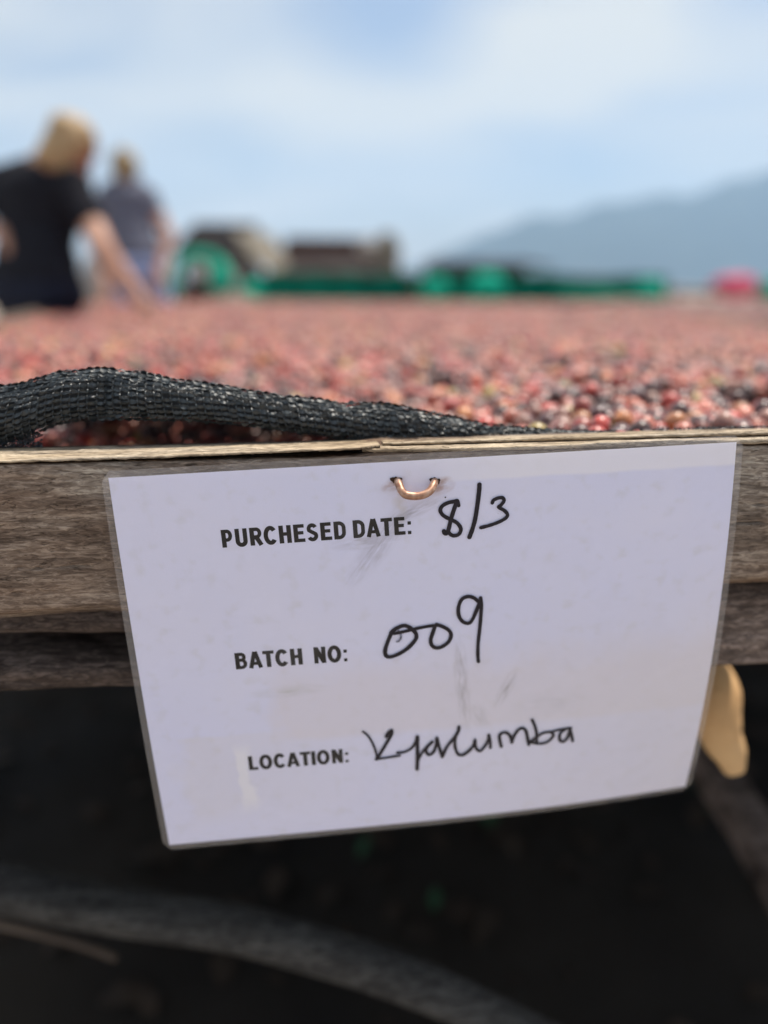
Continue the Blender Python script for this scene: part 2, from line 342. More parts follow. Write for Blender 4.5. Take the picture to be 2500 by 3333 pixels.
    A2 = mulv(edge(1, b1[1]+.004, b1[1]-.004, .02), edge(0, b2[0]-.02, b2[0]+.02, .16), edge(0, b3[0]+.05, b3[0]-.35, .05), edge(1, b4[1]-.05, b4[1]+.03, .12))
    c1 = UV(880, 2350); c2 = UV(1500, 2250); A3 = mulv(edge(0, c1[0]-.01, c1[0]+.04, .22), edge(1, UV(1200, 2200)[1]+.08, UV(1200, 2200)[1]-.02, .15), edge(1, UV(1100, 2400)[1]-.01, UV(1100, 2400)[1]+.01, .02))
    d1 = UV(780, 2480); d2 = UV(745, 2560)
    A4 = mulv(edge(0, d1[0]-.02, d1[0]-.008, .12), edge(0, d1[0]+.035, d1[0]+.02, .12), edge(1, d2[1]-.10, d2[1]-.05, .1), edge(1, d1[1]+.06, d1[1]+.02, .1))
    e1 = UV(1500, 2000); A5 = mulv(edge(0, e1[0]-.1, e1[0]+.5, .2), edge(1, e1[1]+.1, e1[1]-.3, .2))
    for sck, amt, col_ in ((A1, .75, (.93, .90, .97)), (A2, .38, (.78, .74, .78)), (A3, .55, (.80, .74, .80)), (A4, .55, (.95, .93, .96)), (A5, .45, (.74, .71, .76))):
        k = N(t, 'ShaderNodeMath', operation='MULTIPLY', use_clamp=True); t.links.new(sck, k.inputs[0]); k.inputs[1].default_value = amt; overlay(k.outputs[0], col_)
    def uvc(px, py): q = uv_of(px, py); return (q[0]/PH, q[1]/PH)
    a = uvc(1235, 1770); smudge(a[0], a[1], .15, .035, R(-128), (0.40, 0.38, 0.46), 1.0)
    a = uvc(1200, 1760); smudge(a[0], a[1], .10, .022, R(6), (0.44, 0.42, 0.50), 1.1)
    a = uvc(1340, 1668); smudge(a[0], a[1], .09, .02, R(25), (0.42, 0.40, 0.48), 1.2)
    a = uvc(1505, 2230); smudge(a[0], a[1], .16, .022, R(-86), (0.42, 0.40, 0.44), 1.1)
    a = uvc(1648, 2240); smudge(a[0], a[1], .07, .02, R(-115), (0.42, 0.40, 0.44), 1.0)
    a = uvc(1560, 2330); smudge(a[0], a[1], .05, .03, R(-60), (0.5, 0.48, 0.52), .8)
    a = uvc(940, 2250); smudge(a[0], a[1], .11, .02, R(2), (0.56, 0.55, 0.56), .9)
    a = uvc(1790, 2290); smudge(a[0], a[1], .12, .05, R(0), (0.62, 0.60, 0.68), .6, nsy=2)
    for (px, py) in ((1283, 1576), (1440, 1590), (1430, 1575)):       # rust bled round the staple
        a = uvc(px, py); smudge(a[0], a[1], .035, .016, R(20), (0.36, 0.17, 0.09), 1.6, nsy=2)
    a = uvc(1300, 1640); smudge(a[0], a[1], .02, .06, 0, (0.60, 0.55, 0.50), .8, nsy=2)
    t.links.new(cur, b.inputs['Base Color'])
    bp = N(t, 'ShaderNodeBump'); bp.inputs['Strength'].default_value = .15; bp.inputs['Distance'].default_value = .0004; t.links.new(noise(220, detail=3).outputs[0], bp.inputs['Height']); t.links.new(bp.outputs[0], b.inputs['Normal'])
    return m
def sheet_mesh(name, w, h, rc, off, m, nx=60, ny=44, thick=0.00012):
    """bent sheet with rounded corners, both faces and an edge"""
    us = np.linspace(-w/2, w/2, nx+1); vs_ = np.linspace(h/2, -h/2, ny+1)
    V = []; UV = []
    for v in vs_:
        # pull the row ends in where the corner is rounded
        dv = max(0, abs(v)-(h/2-rc)); cut = rc-math.sqrt(max(0, rc*rc-dv*dv)) if rc else 0
        for u in us:
            uu = u*(w/2-cut)/(w/2); V.append((uu, v)); UV.append((uu/PH, v/PH))
    n = len(V); verts = [sheet(u, v, off) for u, v in V]+[sheet(u, v, off+thick) for u, v in V]; verts = verts+verts   # the rim has its own vertices, so its edge stays crisp
    F = []
    for j in range(ny):
        for i in range(nx):
            a = j*(nx+1)+i; F.append((a, a+nx+1, a+nx+2, a+1)); F.append((n+a, n+a+1, n+a+nx+2, n+a+nx+1))
    ring = [i for i in range(nx+1)]+[j*(nx+1)+nx for j in range(1, ny+1)]+[ny*(nx+1)+i for i in range(nx-1, -1, -1)]+[j*(nx+1) for j in range(ny-1, 0, -1)]
    for k in range(len(ring)):
        a, b_ = ring[k]+2*n, ring[(k+1) % len(ring)]+2*n; F.append((a, b_, n+b_, n+a))
    me = bpy.data.meshes.new(name); me.from_pydata([tuple(map(float, q)) for q in verts], [], F)
    ul = me.uv_layers.new(name='uv'); vi = np.zeros(len(me.loops), int); me.loops.foreach_get('vertex_index', vi)
    uvs = np.array(UV*4)[vi].ravel(); ul.data.foreach_set('uv', uvs)
    me.polygons.foreach_set('use_smooth', [True]*(2*nx*ny)+[False]*len(ring))
    return link(name, me, m, sign)
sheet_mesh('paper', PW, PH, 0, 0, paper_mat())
def film_mat():
    m = bpy.data.materials.new('clear_film'); m.use_nodes = True; t = m.node_tree; t.nodes.clear()
    uvn = N(t, 'ShaderNodeUVMap'); uvn.uv_map = 'uv'
    n = N(t, 'ShaderNodeTexNoise'); n.inputs['Scale'].default_value = 5; n.inputs['Detail'].default_value = 2; t.links.new(uvn.outputs[0], n.inputs['Vector'])
    bp = N(t, 'ShaderNodeBump'); bp.inputs['Strength'].default_value = .35; bp.inputs['Distance'].default_value = .01; t.links.new(n.outputs[0], bp.inputs['Height'])
    fr = N(t, 'ShaderNodeFresnel'); fr.inputs['IOR'].default_value = 1.42; t.links.new(bp.outputs[0], fr.inputs['Normal'])
    tr = N(t, 'ShaderNodeBsdfTransparent'); tr.inputs[0].default_value = (.985, .985, .99, 1)
    gl = N(t, 'ShaderNodeBsdfGlossy'); gl.inputs['Roughness'].default_value = .10; t.links.new(bp.outputs[0], gl.inputs['Normal'])
    df = N(t, 'ShaderNodeBsdfDiffuse'); df.inputs[0].default_value = (.90, .87, .90, 1)
    # milky, scuffed places and the dusty border seam
    n2 = N(t, 'ShaderNodeTexNoise'); n2.inputs['Scale'].default_value = 3.2; n2.inputs['Detail'].default_value = 7; n2.inputs['Roughness'].default_value = .62; t.links.new(uvn.outputs[0], n2.inputs['Vector'])
    rr = ramp(t, [(0.50, (.008, .008, .008)), (0.54, (.022, .022, .022)), (0.75, (.045, .045, .045))]); t.links.new(n2.outputs[0], rr.inputs[0])
    # sealed margin outside the paper is slightly cloudy
    sx_ = N(t, 'ShaderNodeSeparateXYZ'); t.links.new(uvn.outputs[0], sx_.inputs[0]); mrg = None
    for ax, lim in ((0, PW/2/PH), (1, .5)):
        ab = N(t, 'ShaderNodeMath', operation='ABSOLUTE'); t.links.new(sx_.outputs[ax], ab.inputs[0]); gt = N(t, 'ShaderNodeMath', operation='GREATER_THAN'); gt.inputs[1].default_value = lim; t.links.new(ab.outputs[0], gt.inputs[0])
        if mrg is None: mrg = gt
        else:
            mm_ = N(t, 'ShaderNodeMath', operation='MAXIMUM'); t.links.new(mrg.outputs[0], mm_.inputs[0]); t.links.new(gt.outputs[0], mm_.inputs[1]); mrg = mm_
    ad = N(t, 'ShaderNodeMath', operation='MULTIPLY_ADD'); t.links.new(mrg.outputs[0], ad.inputs[0]); ad.inputs[1].default_value = .045; t.links.new(rr.outputs[0], ad.inputs[2])
    m1 = N(t, 'ShaderNodeMixShader'); t.links.new(ad.outputs[0], m1.inputs[0]); t.links.new(tr.outputs[0], m1.inputs[1]); t.links.new(df.outputs[0], m1.inputs[2])
    m2 = N(t, 'ShaderNodeMixShader'); t.links.new(fr.outputs[0], m2.inputs[0]); t.links.new(m1.outputs[0], m2.inputs[1]); t.links.new(gl.outputs[0], m2.inputs[2])
    # the inner face of each film adds nothing of its own
    ge = N(t, 'ShaderNodeNewGeometry'); t2 = N(t, 'ShaderNodeBsdfTransparent'); m3 = N(t, 'ShaderNodeMixShader')
    t.links.new(ge.outputs['Backfacing'], m3.inputs[0]); t.links.new(m2.outputs[0], m3.inputs[1]); t.links.new(t2.outputs[0], m3.inputs[2])
    o = N(t, 'ShaderNodeOutputMaterial'); t.links.new(m3.outputs[0], o.inputs[0]); return m
fm = film_mat()
sheet_mesh('front_film', PW+.0065, PH+.0065, .004, -.00045, fm, thick=.00008)
sheet_mesh('back_film', PW+.0065, PH+.0065, .004, .00035, fm, thick=.00008)

# ---- printed words: a narrow bold face drawn stroke by stroke (units: em, cap height .716)
def ink_mat(name, c, rough, var=.3):
    m, t, b = newmat(name); b.inputs['Roughness'].default_value = rough; b.inputs['Specular IOR Level'].default_value = .3
    cc = N(t, 'ShaderNodeTexCoord'); n = N(t, 'ShaderNodeTexNoise'); n.inputs['Scale'].default_value = 900; n.inputs['Detail'].default_value = 4; t.links.new(cc.outputs['Object'], n.inputs['Vector'])
    r = ramp(t, [(0.3, tuple(k*.45 for k in c)), (0.7, tuple(k*1.6 for k in c))]); t.links.new(n.outputs[0], r.inputs[0]); t.links.new(r.outputs[0], b.inputs['Base Color']); return m
M['toner'] = ink_mat('toner', (0.005, 0.005, 0.007), .8); M['marker'] = ink_mat('marker_ink', (0.012, 0.010, 0.018), .32); M['faded'] = ink_mat('faded_ink', (0.20, 0.20, 0.27), .4)
CH = .716; SVY, sh = .172, .140; sv = SVY          # stem widths
def arc(cx, cy, rx, ry, a0, a1, n=12): return [(cx+rx*math.cos(R(a0+(a1-a0)*k/n)), cy+ry*math.sin(R(a0+(a1-a0)*k/n))) for k in range(n+1)]
def glyph(c, w, KX=1.0):
    l, r_ = .06+sv/2, w-.035-sv/2; b_, t_ = sh/2, CH-sh/2; mid = CH*.53
    G = []
    def s(pts, wd=None): G.append((pts, wd))
    if c in 'PRBDEHLUN': pass
    if c == 'P': s([(l, 0), (l, CH)], sv); ry = (t_-.30)/2; s([(l, t_), (r_-.13, t_)]+arc(r_-.13, t_-ry, .13, ry, 90, -90)+[(l, t_-2*ry)], sh)
    if c == 'R': s([(l, 0), (l, CH)], sv); ry = (t_-.34)/2; s([(l, t_), (r_-.13, t_)]+arc(r_-.13, t_-ry, .13, ry, 90, -90)+[(l, t_-2*ry)], sh); s([(r_-.19, t_-2*ry), (r_-.10, t_-2*ry-.09), (r_+.035, 0)], sv)
    if c == 'B': s([(l, 0), (l, CH)], sv); y2 = .39; ry = (t_-y2)/2; s([(l, t_), (r_-.15, t_)]+arc(r_-.15, t_-ry, .12, ry, 90, -90)+[(l, y2)], sh); ry = (y2-b_)/2; s([(l, y2), (r_-.15, y2)]+arc(r_-.15, y2-ry, .15, ry, 90, -90)+[(l, b_)], sh)
    if c == 'D': s([(l, 0), (l, CH)], sv); s([(l, t_), (r_-.20, t_)]+arc(r_-.20, t_-.19, .20, .19, 90, 0)+arc(r_-.20, b_+.19, .20, .19, 0, -90)+[(l, b_)], sh*1.04)
    if c == 'U': s([(l, CH), (l, .22)]+arc((l+r_)/2, .22, (r_-l)/2, .22-b_+.008, 180, 360, 18)+[(r_, CH)], sv*.96)
    if c in 'CO':
        cx = w/2+(.010 if c == 'C' else 0); rx = (w-(.03 if c == 'C' else .06))/2-sv/2; ry = CH/2-sh/2+.01
        s(arc(cx, CH/2, rx, ry, 0, 360, 36) if c == 'O' else arc(cx, CH/2, rx, ry, 38, 322, 30), sv*.97)
    if c == 'H': s([(l, 0), (l, CH)], sv); s([(r_, 0), (r_, CH)], sv); s([(l, mid*.98), (r_, mid*.98)], sh)
    if c == 'E': s([(l, 0), (l, CH)], sv); s([(l, t_), (r_+sv*.4, t_)], sh); s([(l, mid-.005), (r_+sv*.22, mid-.005)], sh*.95); s([(l, b_), (r_+sv*.52, b_)], sh)
    if c == 'L': s([(l, 0), (l, CH)], sv); s([(l, b_), (r_+sv*.5, b_)], sh)
    if c == 'I': s([(w/2, 0), (w/2, CH)], sv)
    if c == 'T': s([(w/2, 0), (w/2, CH)], sv); s([(.018, t_), (w-.018, t_)], sh)
    if c == 'N': s([(l, 0), (l, CH)], sv*.95); s([(r_, 0), (r_, CH)], sv*.95); s([(l+.005, CH-.045), (r_-.005, .045)], sv*1.02)
    if c == 'A': s([(sv*.5, 0), (w/2-.012, CH)], sv*.93); s([(w-sv*.5, 0), (w/2+.012, CH)], sv*.93); s([(w*.25, .205), (w*.75, .205)], sh*.93)
    if c == 'S':
        cx = w/2; rx = w/2-.035-sv/2; q = (CH-sh)/4
        up_ = arc(cx, t_-q, rx*.94, q, 22, 205, 14); lo = arc(cx, b_+q, rx, q, 30, -158, 14)
        s(up_+[(cx-.05, CH/2+.035), (cx+.06, CH/2-.03)]+lo, sh*1.06)
    if c == ':': s([(w/2, 0), (w/2, .135)], .132); s([(w/2, .385), (w/2, .52)], .132)
    return G
ADV = dict(P=.547, U=.592, R=.592, C=.592, H=.592, E=.547, S=.547, D=.592, A=.592, T=.501, B=.592, N=.592, O=.638, L=.501, I=.228); ADV[' '] = .19; ADV[':'] = .273
layer = [0]
def ribbon(pts, wd, off, V, F, closed=False, taper=None):
    """flat stroke in sheet space; every stroke sits a few microns above the last"""
    p = [np.array(q, float) for q in pts]; n = len(p); base = len(V)
    for i in range(n):
        if closed: a, b_ = p[(i-1) % (n-1)], p[(i+1) % (n-1)]
        else: a, b_ = p[max(i-1, 0)], p[min(i+1, n-1)]
        d0 = p[i]-a; d1 = b_-p[i]
        L0, L1 = np.linalg.norm(d0), np.linalg.norm(d1)
        d0 = d0/L0 if L0 > 1e-9 else d1/max(L1, 1e-9); d1 = d1/L1 if L1 > 1e-9 else d0
        n0 = np.array([-d0[1], d0[0]]); n1 = np.array([-d1[1], d1[0]]); m_ = n0+n1; ml = np.linalg.norm(m_)
        m_ = m_/ml if ml > 1e-6 else n0; k = 1/max(.45, m_@n0); ww = (wd if taper is None else wd*taper[i])/2
        V.append(sheet(*(p[i]+m_*ww*k), off)); V.append(sheet(*(p[i]-m_*ww*k), off))
    for i in range(n-1): F.append((base+2*i, base+2*i+1, base+2*i+3, base+2*i+2))
def disc(p, r, off, V, F, n=14):
    b0 = len(V); V.append(sheet(p[0], p[1], off))
    for k in range(n): V.append(sheet(p[0]+r*math.cos(2*math.pi*k/n), p[1]+r*math.sin(2*math.pi*k/n), off))
    for k in range(n): F.append((b0, b0+1+k, b0+1+(k+1) % n))
def nextoff(base): layer[0] += 1; return base-layer[0]*2.5e-6
def printed(text, pbl, pbr, ptl, name='printed_words'):
    """text between two measured baseline ends, cap height from the third point"""
    a, b_, c = uv_of(*pbl), uv_of(*pbr), uv_of(*ptl)
    ex = b_-a; ey = c-a; tot = sum(ADV[k] for k in text)-.06-.07; ux = ex/tot; ey = np.array([-ex[1], ex[0]])/np.linalg.norm(ex)*np.linalg.norm(ey)/CH
    global sv
    V, F = [], []; layer[0] = 0; x = -.06; eyl, uxl = np.linalg.norm(ey), np.linalg.norm(ux); print('print aspect', text, uxl/eyl); sv = SVY*eyl/uxl
    for ch in text:
        for pts, wd in glyph(ch, ADV[ch]):
            sc = uxl if (wd > sh*1.1 and ch != 'S') else eyl
            if ch == ':': sc = eyl
            ribbon([a+ux*(x+px_)+ey*py_ for px_, py_ in pts], wd*sc, nextoff(-.00008), V, F, closed=(ch == 'O'))
        x += ADV[ch]
    return obj(name, V, F, M['toner'], sign, smooth=False)
printed('PURCHESED DATE:', (725, 1783), (1339, 1738), (719, 1725))
printed('BATCH  NO:', (769, 2179), (1131, 2152), (762.5, 2126))
printed('LOCATION:', (812, 2507), (1135, 2480.5), (805.6, 2462))
def hand(strokes, x0, y0, s, name='handwriting', mt='marker'):
    V, F = [], []; layer[0] = 0
    for w, pts in strokes:
        pp = [(x0+x/s, y0+y/s) for x, y in pts]
        if len(pts) == 1: q = uv_of(*pp[0]); disc(q, w/s/FPX*.36/2, nextoff(-.00056), V, F); continue
        sp = spline(pp, max(6, 7*len(pp))); q = [uv_of(*k) for k in sp]
        wd = w/s/FPX*.362*1.24; tp = [1+.10*mnoise.noise(Vector((i*.21, w, x0*.01))) for i in range(len(q))]
        off = nextoff(-.00056); ribbon(q, wd, off, V, F, taper=tp)
        disc(q[0], wd*.5*tp[0], nextoff(-.00056), V, F); disc(q[-1], wd*.5*tp[-1], nextoff(-.00056), V, F)
    return obj(name, V, F, M[mt], sign, smooth=False)
hand([(56, [(510, 520), (485, 440), (430, 450), (330, 470), (230, 520), (183, 590), (200, 660), (260, 718), (370, 775), (470, 825), (535, 900), (550, 970), (510, 1040), (430, 1065), (370, 1045), (330, 1000)]),
      (60, [(480, 440), (425, 600), (370, 780), (330, 950), (290, 1025), (255, 1015), (245, 980)]),
      (64, [(885, 145), (880, 250), (850, 500), (810, 750), (760, 940), (705, 1090)]),
      (52, [(1115, 475), (1140, 425), (1230, 385), (1305, 385), (1325, 440), (1270, 515), (1232, 552), (1330, 610), (1388, 680), (1360, 745), (1230, 820), (1080, 875), (910, 920)]),
      (28, [(272, 374)])], 1400, 1550, 5.53)
hand([(50, [(190, 620), (260, 560), (370, 517), (450, 535), (530, 600), (560, 660), (540, 730), (440, 840), (320, 920), (190, 970), (122, 955), (105, 880), (140, 760), (185, 650)]),
      (42, [(185, 620), (250, 628), (400, 598), (600, 550), (790, 517), (835, 520)]),
      (48, [(835, 520), (800, 620), (770, 720), (785, 800), (850, 840), (940, 820), (1030, 750), (1065, 660), (1040, 590), (950, 532), (855, 500)]),
      (46, [(1475, 175), (1400, 112), (1310, 92), (1220, 135), (1175, 250), (1180, 370), (1230, 450), (1310, 482), (1370, 440), (1430, 310), (1480, 185)]),
      (44, [(1497, 110), (1508, 230), (1490, 500), (1463, 750), (1457, 930), (1465, 1040)])], 1230, 1920, 4.484)
hand([(26, [(290, 585), (325, 630), (335, 690), (305, 738), (275, 748)])], 1230, 1920, 4.484, mt='faded')
hand([(30, [(95, 222), (170, 285), (240, 400), (285, 520), (300, 600)]), (46, [(435, 295), (465, 242), (512, 208), (510, 262), (440, 390), (350, 540), (292, 625)]),
      (36, [(290, 625), (450, 602), (630, 572)]), (38, [(598, 530), (700, 520), (800, 468), (860, 385), (888, 305)]),
      (50, [(890, 300), (890, 450), (893, 600), (885, 770)]), (38, [(900, 640), (940, 558), (1020, 450), (1100, 372)]),
      (42, [(1105, 372), (1040, 440), (1015, 510), (1062, 562), (1130, 510), (1165, 400), (1170, 315)]), (44, [(1172, 315), (1205, 440), (1252, 590)]),
      (44, [(1252, 590), (1330, 430), (1430, 310), (1488, 210), (1495, 155)]), (40, [(1478, 225), (1440, 330), (1440, 450), (1480, 548), (1540, 568), (1600, 540), (1665, 485)])], 1160, 2330, 4.484)
hand([(38, [(5, 563), (60, 540), (160, 450), (190, 360)]), (38, [(190, 360), (200, 460), (250, 510), (310, 460), (370, 360), (374, 292)]), (36, [(376, 292), (395, 380), (397, 465)]),
      (40, [(545, 450), (525, 370), (520, 300), (560, 265), (620, 265), (670, 320), (685, 395)]), (40, [(685, 395), (720, 300), (780, 220), (840, 202), (880, 250), (900, 350), (915, 425)]),
      (38, [(960, 88), (1000, 180), (1020, 280), (1020, 400)]), (36, [(932, 385), (1010, 330), (1100, 270), (1200, 255), (1245, 282), (1230, 330), (1160, 390), (1060, 410), (950, 395)]),
      (32, [(1200, 255), (1330, 222), (1485, 197)]), (38, [(1400, 222), (1340, 270), (1330, 350), (1370, 385), (1430, 340), (1460, 260), (1470, 205)]), (38, [(1470, 205), (1490, 290), (1506, 375)])], 1500, 2320, 4.1475)

# staple
def metal_rust():
    m, t, b = newmat('coppery_rusted_wire'); b.inputs['Metallic'].default_value = .35; b.inputs['Roughness'].default_value = .42
    c = N(t, 'ShaderNodeTexCoord'); n = N(t, 'ShaderNodeTexNoise'); n.inputs['Scale'].default_value = 260; n.inputs['Detail'].default_value = 6; t.links.new(c.outputs['Object'], n.inputs['Vector'])
    r = ramp(t, [(0.3, (0.20, 0.085, 0.05)), (0.5, (0.42, 0.24, 0.16)), (0.7, (0.55, 0.42, 0.34))]); t.links.new(n.outputs[0], r.inputs[0]); t.links.new(r.outputs[0], b.inputs['Base Color'])
    bp = N(t, 'ShaderNodeBump'); bp.inputs['Strength'].default_value = .4; bp.inputs['Distance'].default_value = .0004; t.links.new(n.outputs[0], bp.inputs['Height']); t.links.new(bp.outputs[0], b.inputs['Normal']); return m
sp_px = [(1291, 1560, .012), (1293, 1563, .002), (1299, 1577, -.004), (1307, 1597, -.0085), (1322, 1611, -.0105), (1350, 1615, -.011), (1378, 1611, -.0105), (1400, 1598, -.0085), (1412, 1578, -.004), (1415, 1564, .002), (1414, 1560, .012)]
path = []
for x, y, yy in sp_px:
    q = uv_of(x, y); s0 = sheet(*q); path.append(onY(x, y, s0[1]+yy*.7))
path = spline(path, 60)
v, f = tube_vf(path, .0019, 16, noise_a=.05)
tag(obj('staple', v, f, metal_rust()), 'coppery rusted fence staple holding the laminated sign to the rail', 'staple')
# torn dark holes where the legs pass through the sign
hv_, hf_ = [], []
for (x, y, rx) in ((1290, 1564, 1.25), (1416, 1566, 1.15)):
    q = uv_of(x, y); b0 = len(hv_); n_ = 18
    hv_.append(sheet(q[0], q[1], -.0007))
    for k in range(n_):
        a = 2*math.pi*k/n_; rr = .0017*(1+.35*math.sin(a*2+x)+.2*math.sin(a*5))*rx
        hv_.append(sheet(q[0]+rr*math.cos(a), q[1]+rr*math.sin(a)*.95+.0004, -.0007))
    for k in range(n_): hf_.append((b0, b0+1+k, b0+1+(k+1) % n_))
M['hole'] = basic('torn_hole_edge', (0.02, 0.012, 0.008), (0.07, 0.035, 0.02), 900, .9)
obj('torn_hole', hv_, hf_, M['hole'], sign, smooth=False)

# ------------------------------------------------------------------ the drying bed
BY = .0035        # front face of the top rail
bed = empty('drying_bed', (0.3, 2.4, 0), 'long raised wooden drying bed heaped with red coffee cherries behind the sign', 'drying bed')
def zfront(x, pts, yplane):
    P_ = [onY(a, b_, yplane) for a, b_ in pts]; xs = [p[0] for p in P_]; zs = [p[2] for p in P_]; return float(np.interp(x, xs, zs))
top_px = [(0, 1512), (400, 1502), (800, 1493), (1000, 1490), (1150, 1481), (1215, 1470), (1600, 1466), (2000, 1457), (2500, 1449)]
bot_px = [(0, 2046), (200, 2030), (350, 2022), (420, 2030), (800, 2010), (1500, 1985), (2360, 1932), (2500, 1926)]
cracks = [([(30, 1849), (150, 1852), (270, 1843), (320, 1841)], 1.2, .0025), ([(260, 1990), (330, 1996), (400, 2012), (470, 2020)], 2.2, .005), ([(0, 1760), (120, 1757)], .7, .001),
          ([(2370, 1642), (2430, 1640), (2500, 1641)], 1.0, .002), ([(2360, 1712), (2420, 1702), (2500, 1699)], 2.0, .004), ([(2380, 1800), (2500, 1797)], .8, .0015), ([(60, 1560), (260, 1555), (330, 1552)], .7, .0012),
          ([(2400, 1500), (2500, 1498)], .9, .002), ([(20, 1932), (180, 1928)], .7, .0012)]
crk = []
for pts, wpx, dep in cracks:
    c = np.array([onY(a, b_, BY) for a, b_ in pts]); crk.append((c[:, 0], c[:, 2], wpx/FPX*.36*1.3, dep))
def rail_mesh():
    xs = np.concatenate([np.linspace(-.62, -.26, 40)[:-1], np.linspace(-.26, .24, 560), np.linspace(.24, 1.02, 60)[1:]])
    V, F = [], []; nz = 96; DEP = .042
    back_n, top_n = 4, 10
    for x in xs:
        zt, zb = zfront(x, top_px, BY), zfront(x, bot_px, BY); H = zt-zb; ring = []
        for k in range(nz+1):
            t = k/nz; z = zt-H*t; y = BY
            # rounded arrises, belly and old saw waves
            y += .0022*max(0, 1-t/.02)**2 + .013*smooth(.86, 1.0, t)**1.8
            n = mnoise.noise(Vector((x*7, z*26, 2)))*.0011+mnoise.noise(Vector((x*40, z*330, 7)))*.00035+mnoise.noise(Vector((x*150, z*900, 3)))*.00018
            y += n
            for cx, cz, w, d in crk:
                if cx[0]-.004 < x < cx[-1]+.004:
                    zc = np.interp(x, cx, cz); e = smooth(0, .25, min((x-cx[0])/(cx[-1]-cx[0])+.05, (cx[-1]-x)/(cx[-1]-cx[0])+.05))
                    y += d*e*math.exp(-((z-zc)/(w*max(e, .2)))**2)
            ring.append((x, y, z))
        for k in range(1, back_n+1): t = k/back_n; ring.append((x, BY+.013+(DEP-.013)*t, zb+.002*t))
        zt2 = zt-.0022
        for k in range(top_n+1):
            t = k/top_n; ring.append((x, BY+DEP-(DEP-.001)*t, zt2+.001*mnoise.noise(Vector((x*30, t*9, 1)))+.0015*(1-t)))
        V += ring
    m = len(V)//len(xs)
    for i in range(len(xs)-1):
        for j in range(m): F.append((i*m+j, i*m+(j+1) % m, (i+1)*m+(j+1) % m, (i+1)*m+j))
    F.append(tuple(range(m))); F.append(tuple((len(xs)-1)*m+j for j in range(m-1, -1, -1)))
    return obj('top_rail', V, F, M['rail'], bed)
rail_mesh()
# lifted splinter layers along the top of the rail
def splinter(front_lo, front_hi, back, xr, yf, yb, seed, name='splinter'):
    """slab: lower front edge, upper front edge given in the picture at depth yf, back edge at depth yb"""
    A = [onY(a, b_, yf) for a, b_ in front_lo]; B = [onY(a, b_, yf) for a, b_ in front_hi]; Cc = [onY(a, b_, yb) for a, b_ in back]
    def zz(Q, x): return float(np.interp(x, [q[0] for q in Q], [q[2] for q in Q]))
    xs = np.linspace(xr[0], xr[1], 620); V, F = [], []; K = 26
    gr = [(random.Random(seed*7+q).uniform(.12, .95), random.Random(seed*9+q).uniform(.012, .03), random.Random(seed*5+q).uniform(.0006, .0018), q*3.3) for q in range(7)]
    for x in xs:
        zl, zh, zk = zz(A, x), zz(B, x), zz(Cc, x); e = smooth(0, .006, xr[1]-x)*smooth(0, .006, x-xr[0])
        j1 = .0004*mnoise.noise(Vector((x*160, seed, 0)))+.0003*mnoise.noise(Vector((x*700, seed, 4)))
        yj = yf+.0009*mnoise.noise(Vector((x*50, seed, 8)))+.0005*mnoise.noise(Vector((x*400, seed, 2)))+(1-e)*.002
        ring = [(x, yj+.0006, min(zl+j1, zh-.0003)), (x, yj, .5*(zl+zh)), (x, yj+.0006, zh)]
        for k in range(1, K+1):
            t = k/K; z = zh+(zk-zh)*t; z += .0006*mnoise.noise(Vector((x*18, t*14+seed, 1)))+.0004*mnoise.noise(Vector((x*60, t*60+seed, 5)))
            for g0, gw, gd, gs in gr:
                on = smooth(-.05, .25, mnoise.noise(Vector((x*9, gs, seed)))); gc = g0+.10*mnoise.noise(Vector((x*7, gs, 1)))
                z -= gd*on*math.exp(-((t-gc)/gw)**2)
            ring.append((x, yj+(yb-yj)*t, z))
        ring.append((x, yb, zk-.0022)); ring.append((x, yf+.01, min(zl, zh-.0004)-.0001))
        V += ring
    m = len(V)//len(xs)
    for i in range(len(xs)-1):
        for j in range(m): F.append((i*m+j, i*m+(j+1) % m, (i+1)*m+(j+1) % m, (i+1)*m+j))
    F.append(tuple(range(m))); F.append(tuple((len(xs)-1)*m+j for j in range(m-1, -1, -1)))
    return obj(name, V, F, M['bleached'], bed)
xL = lambda px, py, y: float(onY(px, py, y)[0])
splinter([(-600, 1512), (0, 1508), (400, 1496), (700, 1484), (1000, 1471), (1172, 1464), (1240, 1460)], [(-600, 1506), (0, 1500), (400, 1487), (700, 1476), (1000, 1464), (1172, 1456), (1240, 1453)],
         [(-600, 1470), (0, 1456), (400, 1450), (800, 1443), (1240, 1429)], (-.60, xL(1238, 1460, .004)), .0030, BY+.0415, 3)
splinter([(1150, 1474), (1500, 1470), (2000, 1457), (2390, 1446), (3200, 1430)], [(1150, 1462), (1500, 1455), (2000, 1442), (2390, 1431), (3200, 1415)],
         [(1150, 1450), (1500, 1444), (2000, 1430), (2500, 1418), (3200, 1400)], (xL(1180, 1470, .004), .30), .0030, BY+.018, 11)
splinter([(1245, 1452), (1600, 1440), (2000, 1429), (2500, 1417), (3200, 1395)], [(1245, 1443), (1600, 1431), (2000, 1420), (2500, 1405), (3200, 1385)],
         [(1245, 1433), (1600, 1420), (2000, 1408), (2500, 1394), (3200, 1372)], (xL(1248, 1440, .016), .95), .016, BY+.0415, 23)
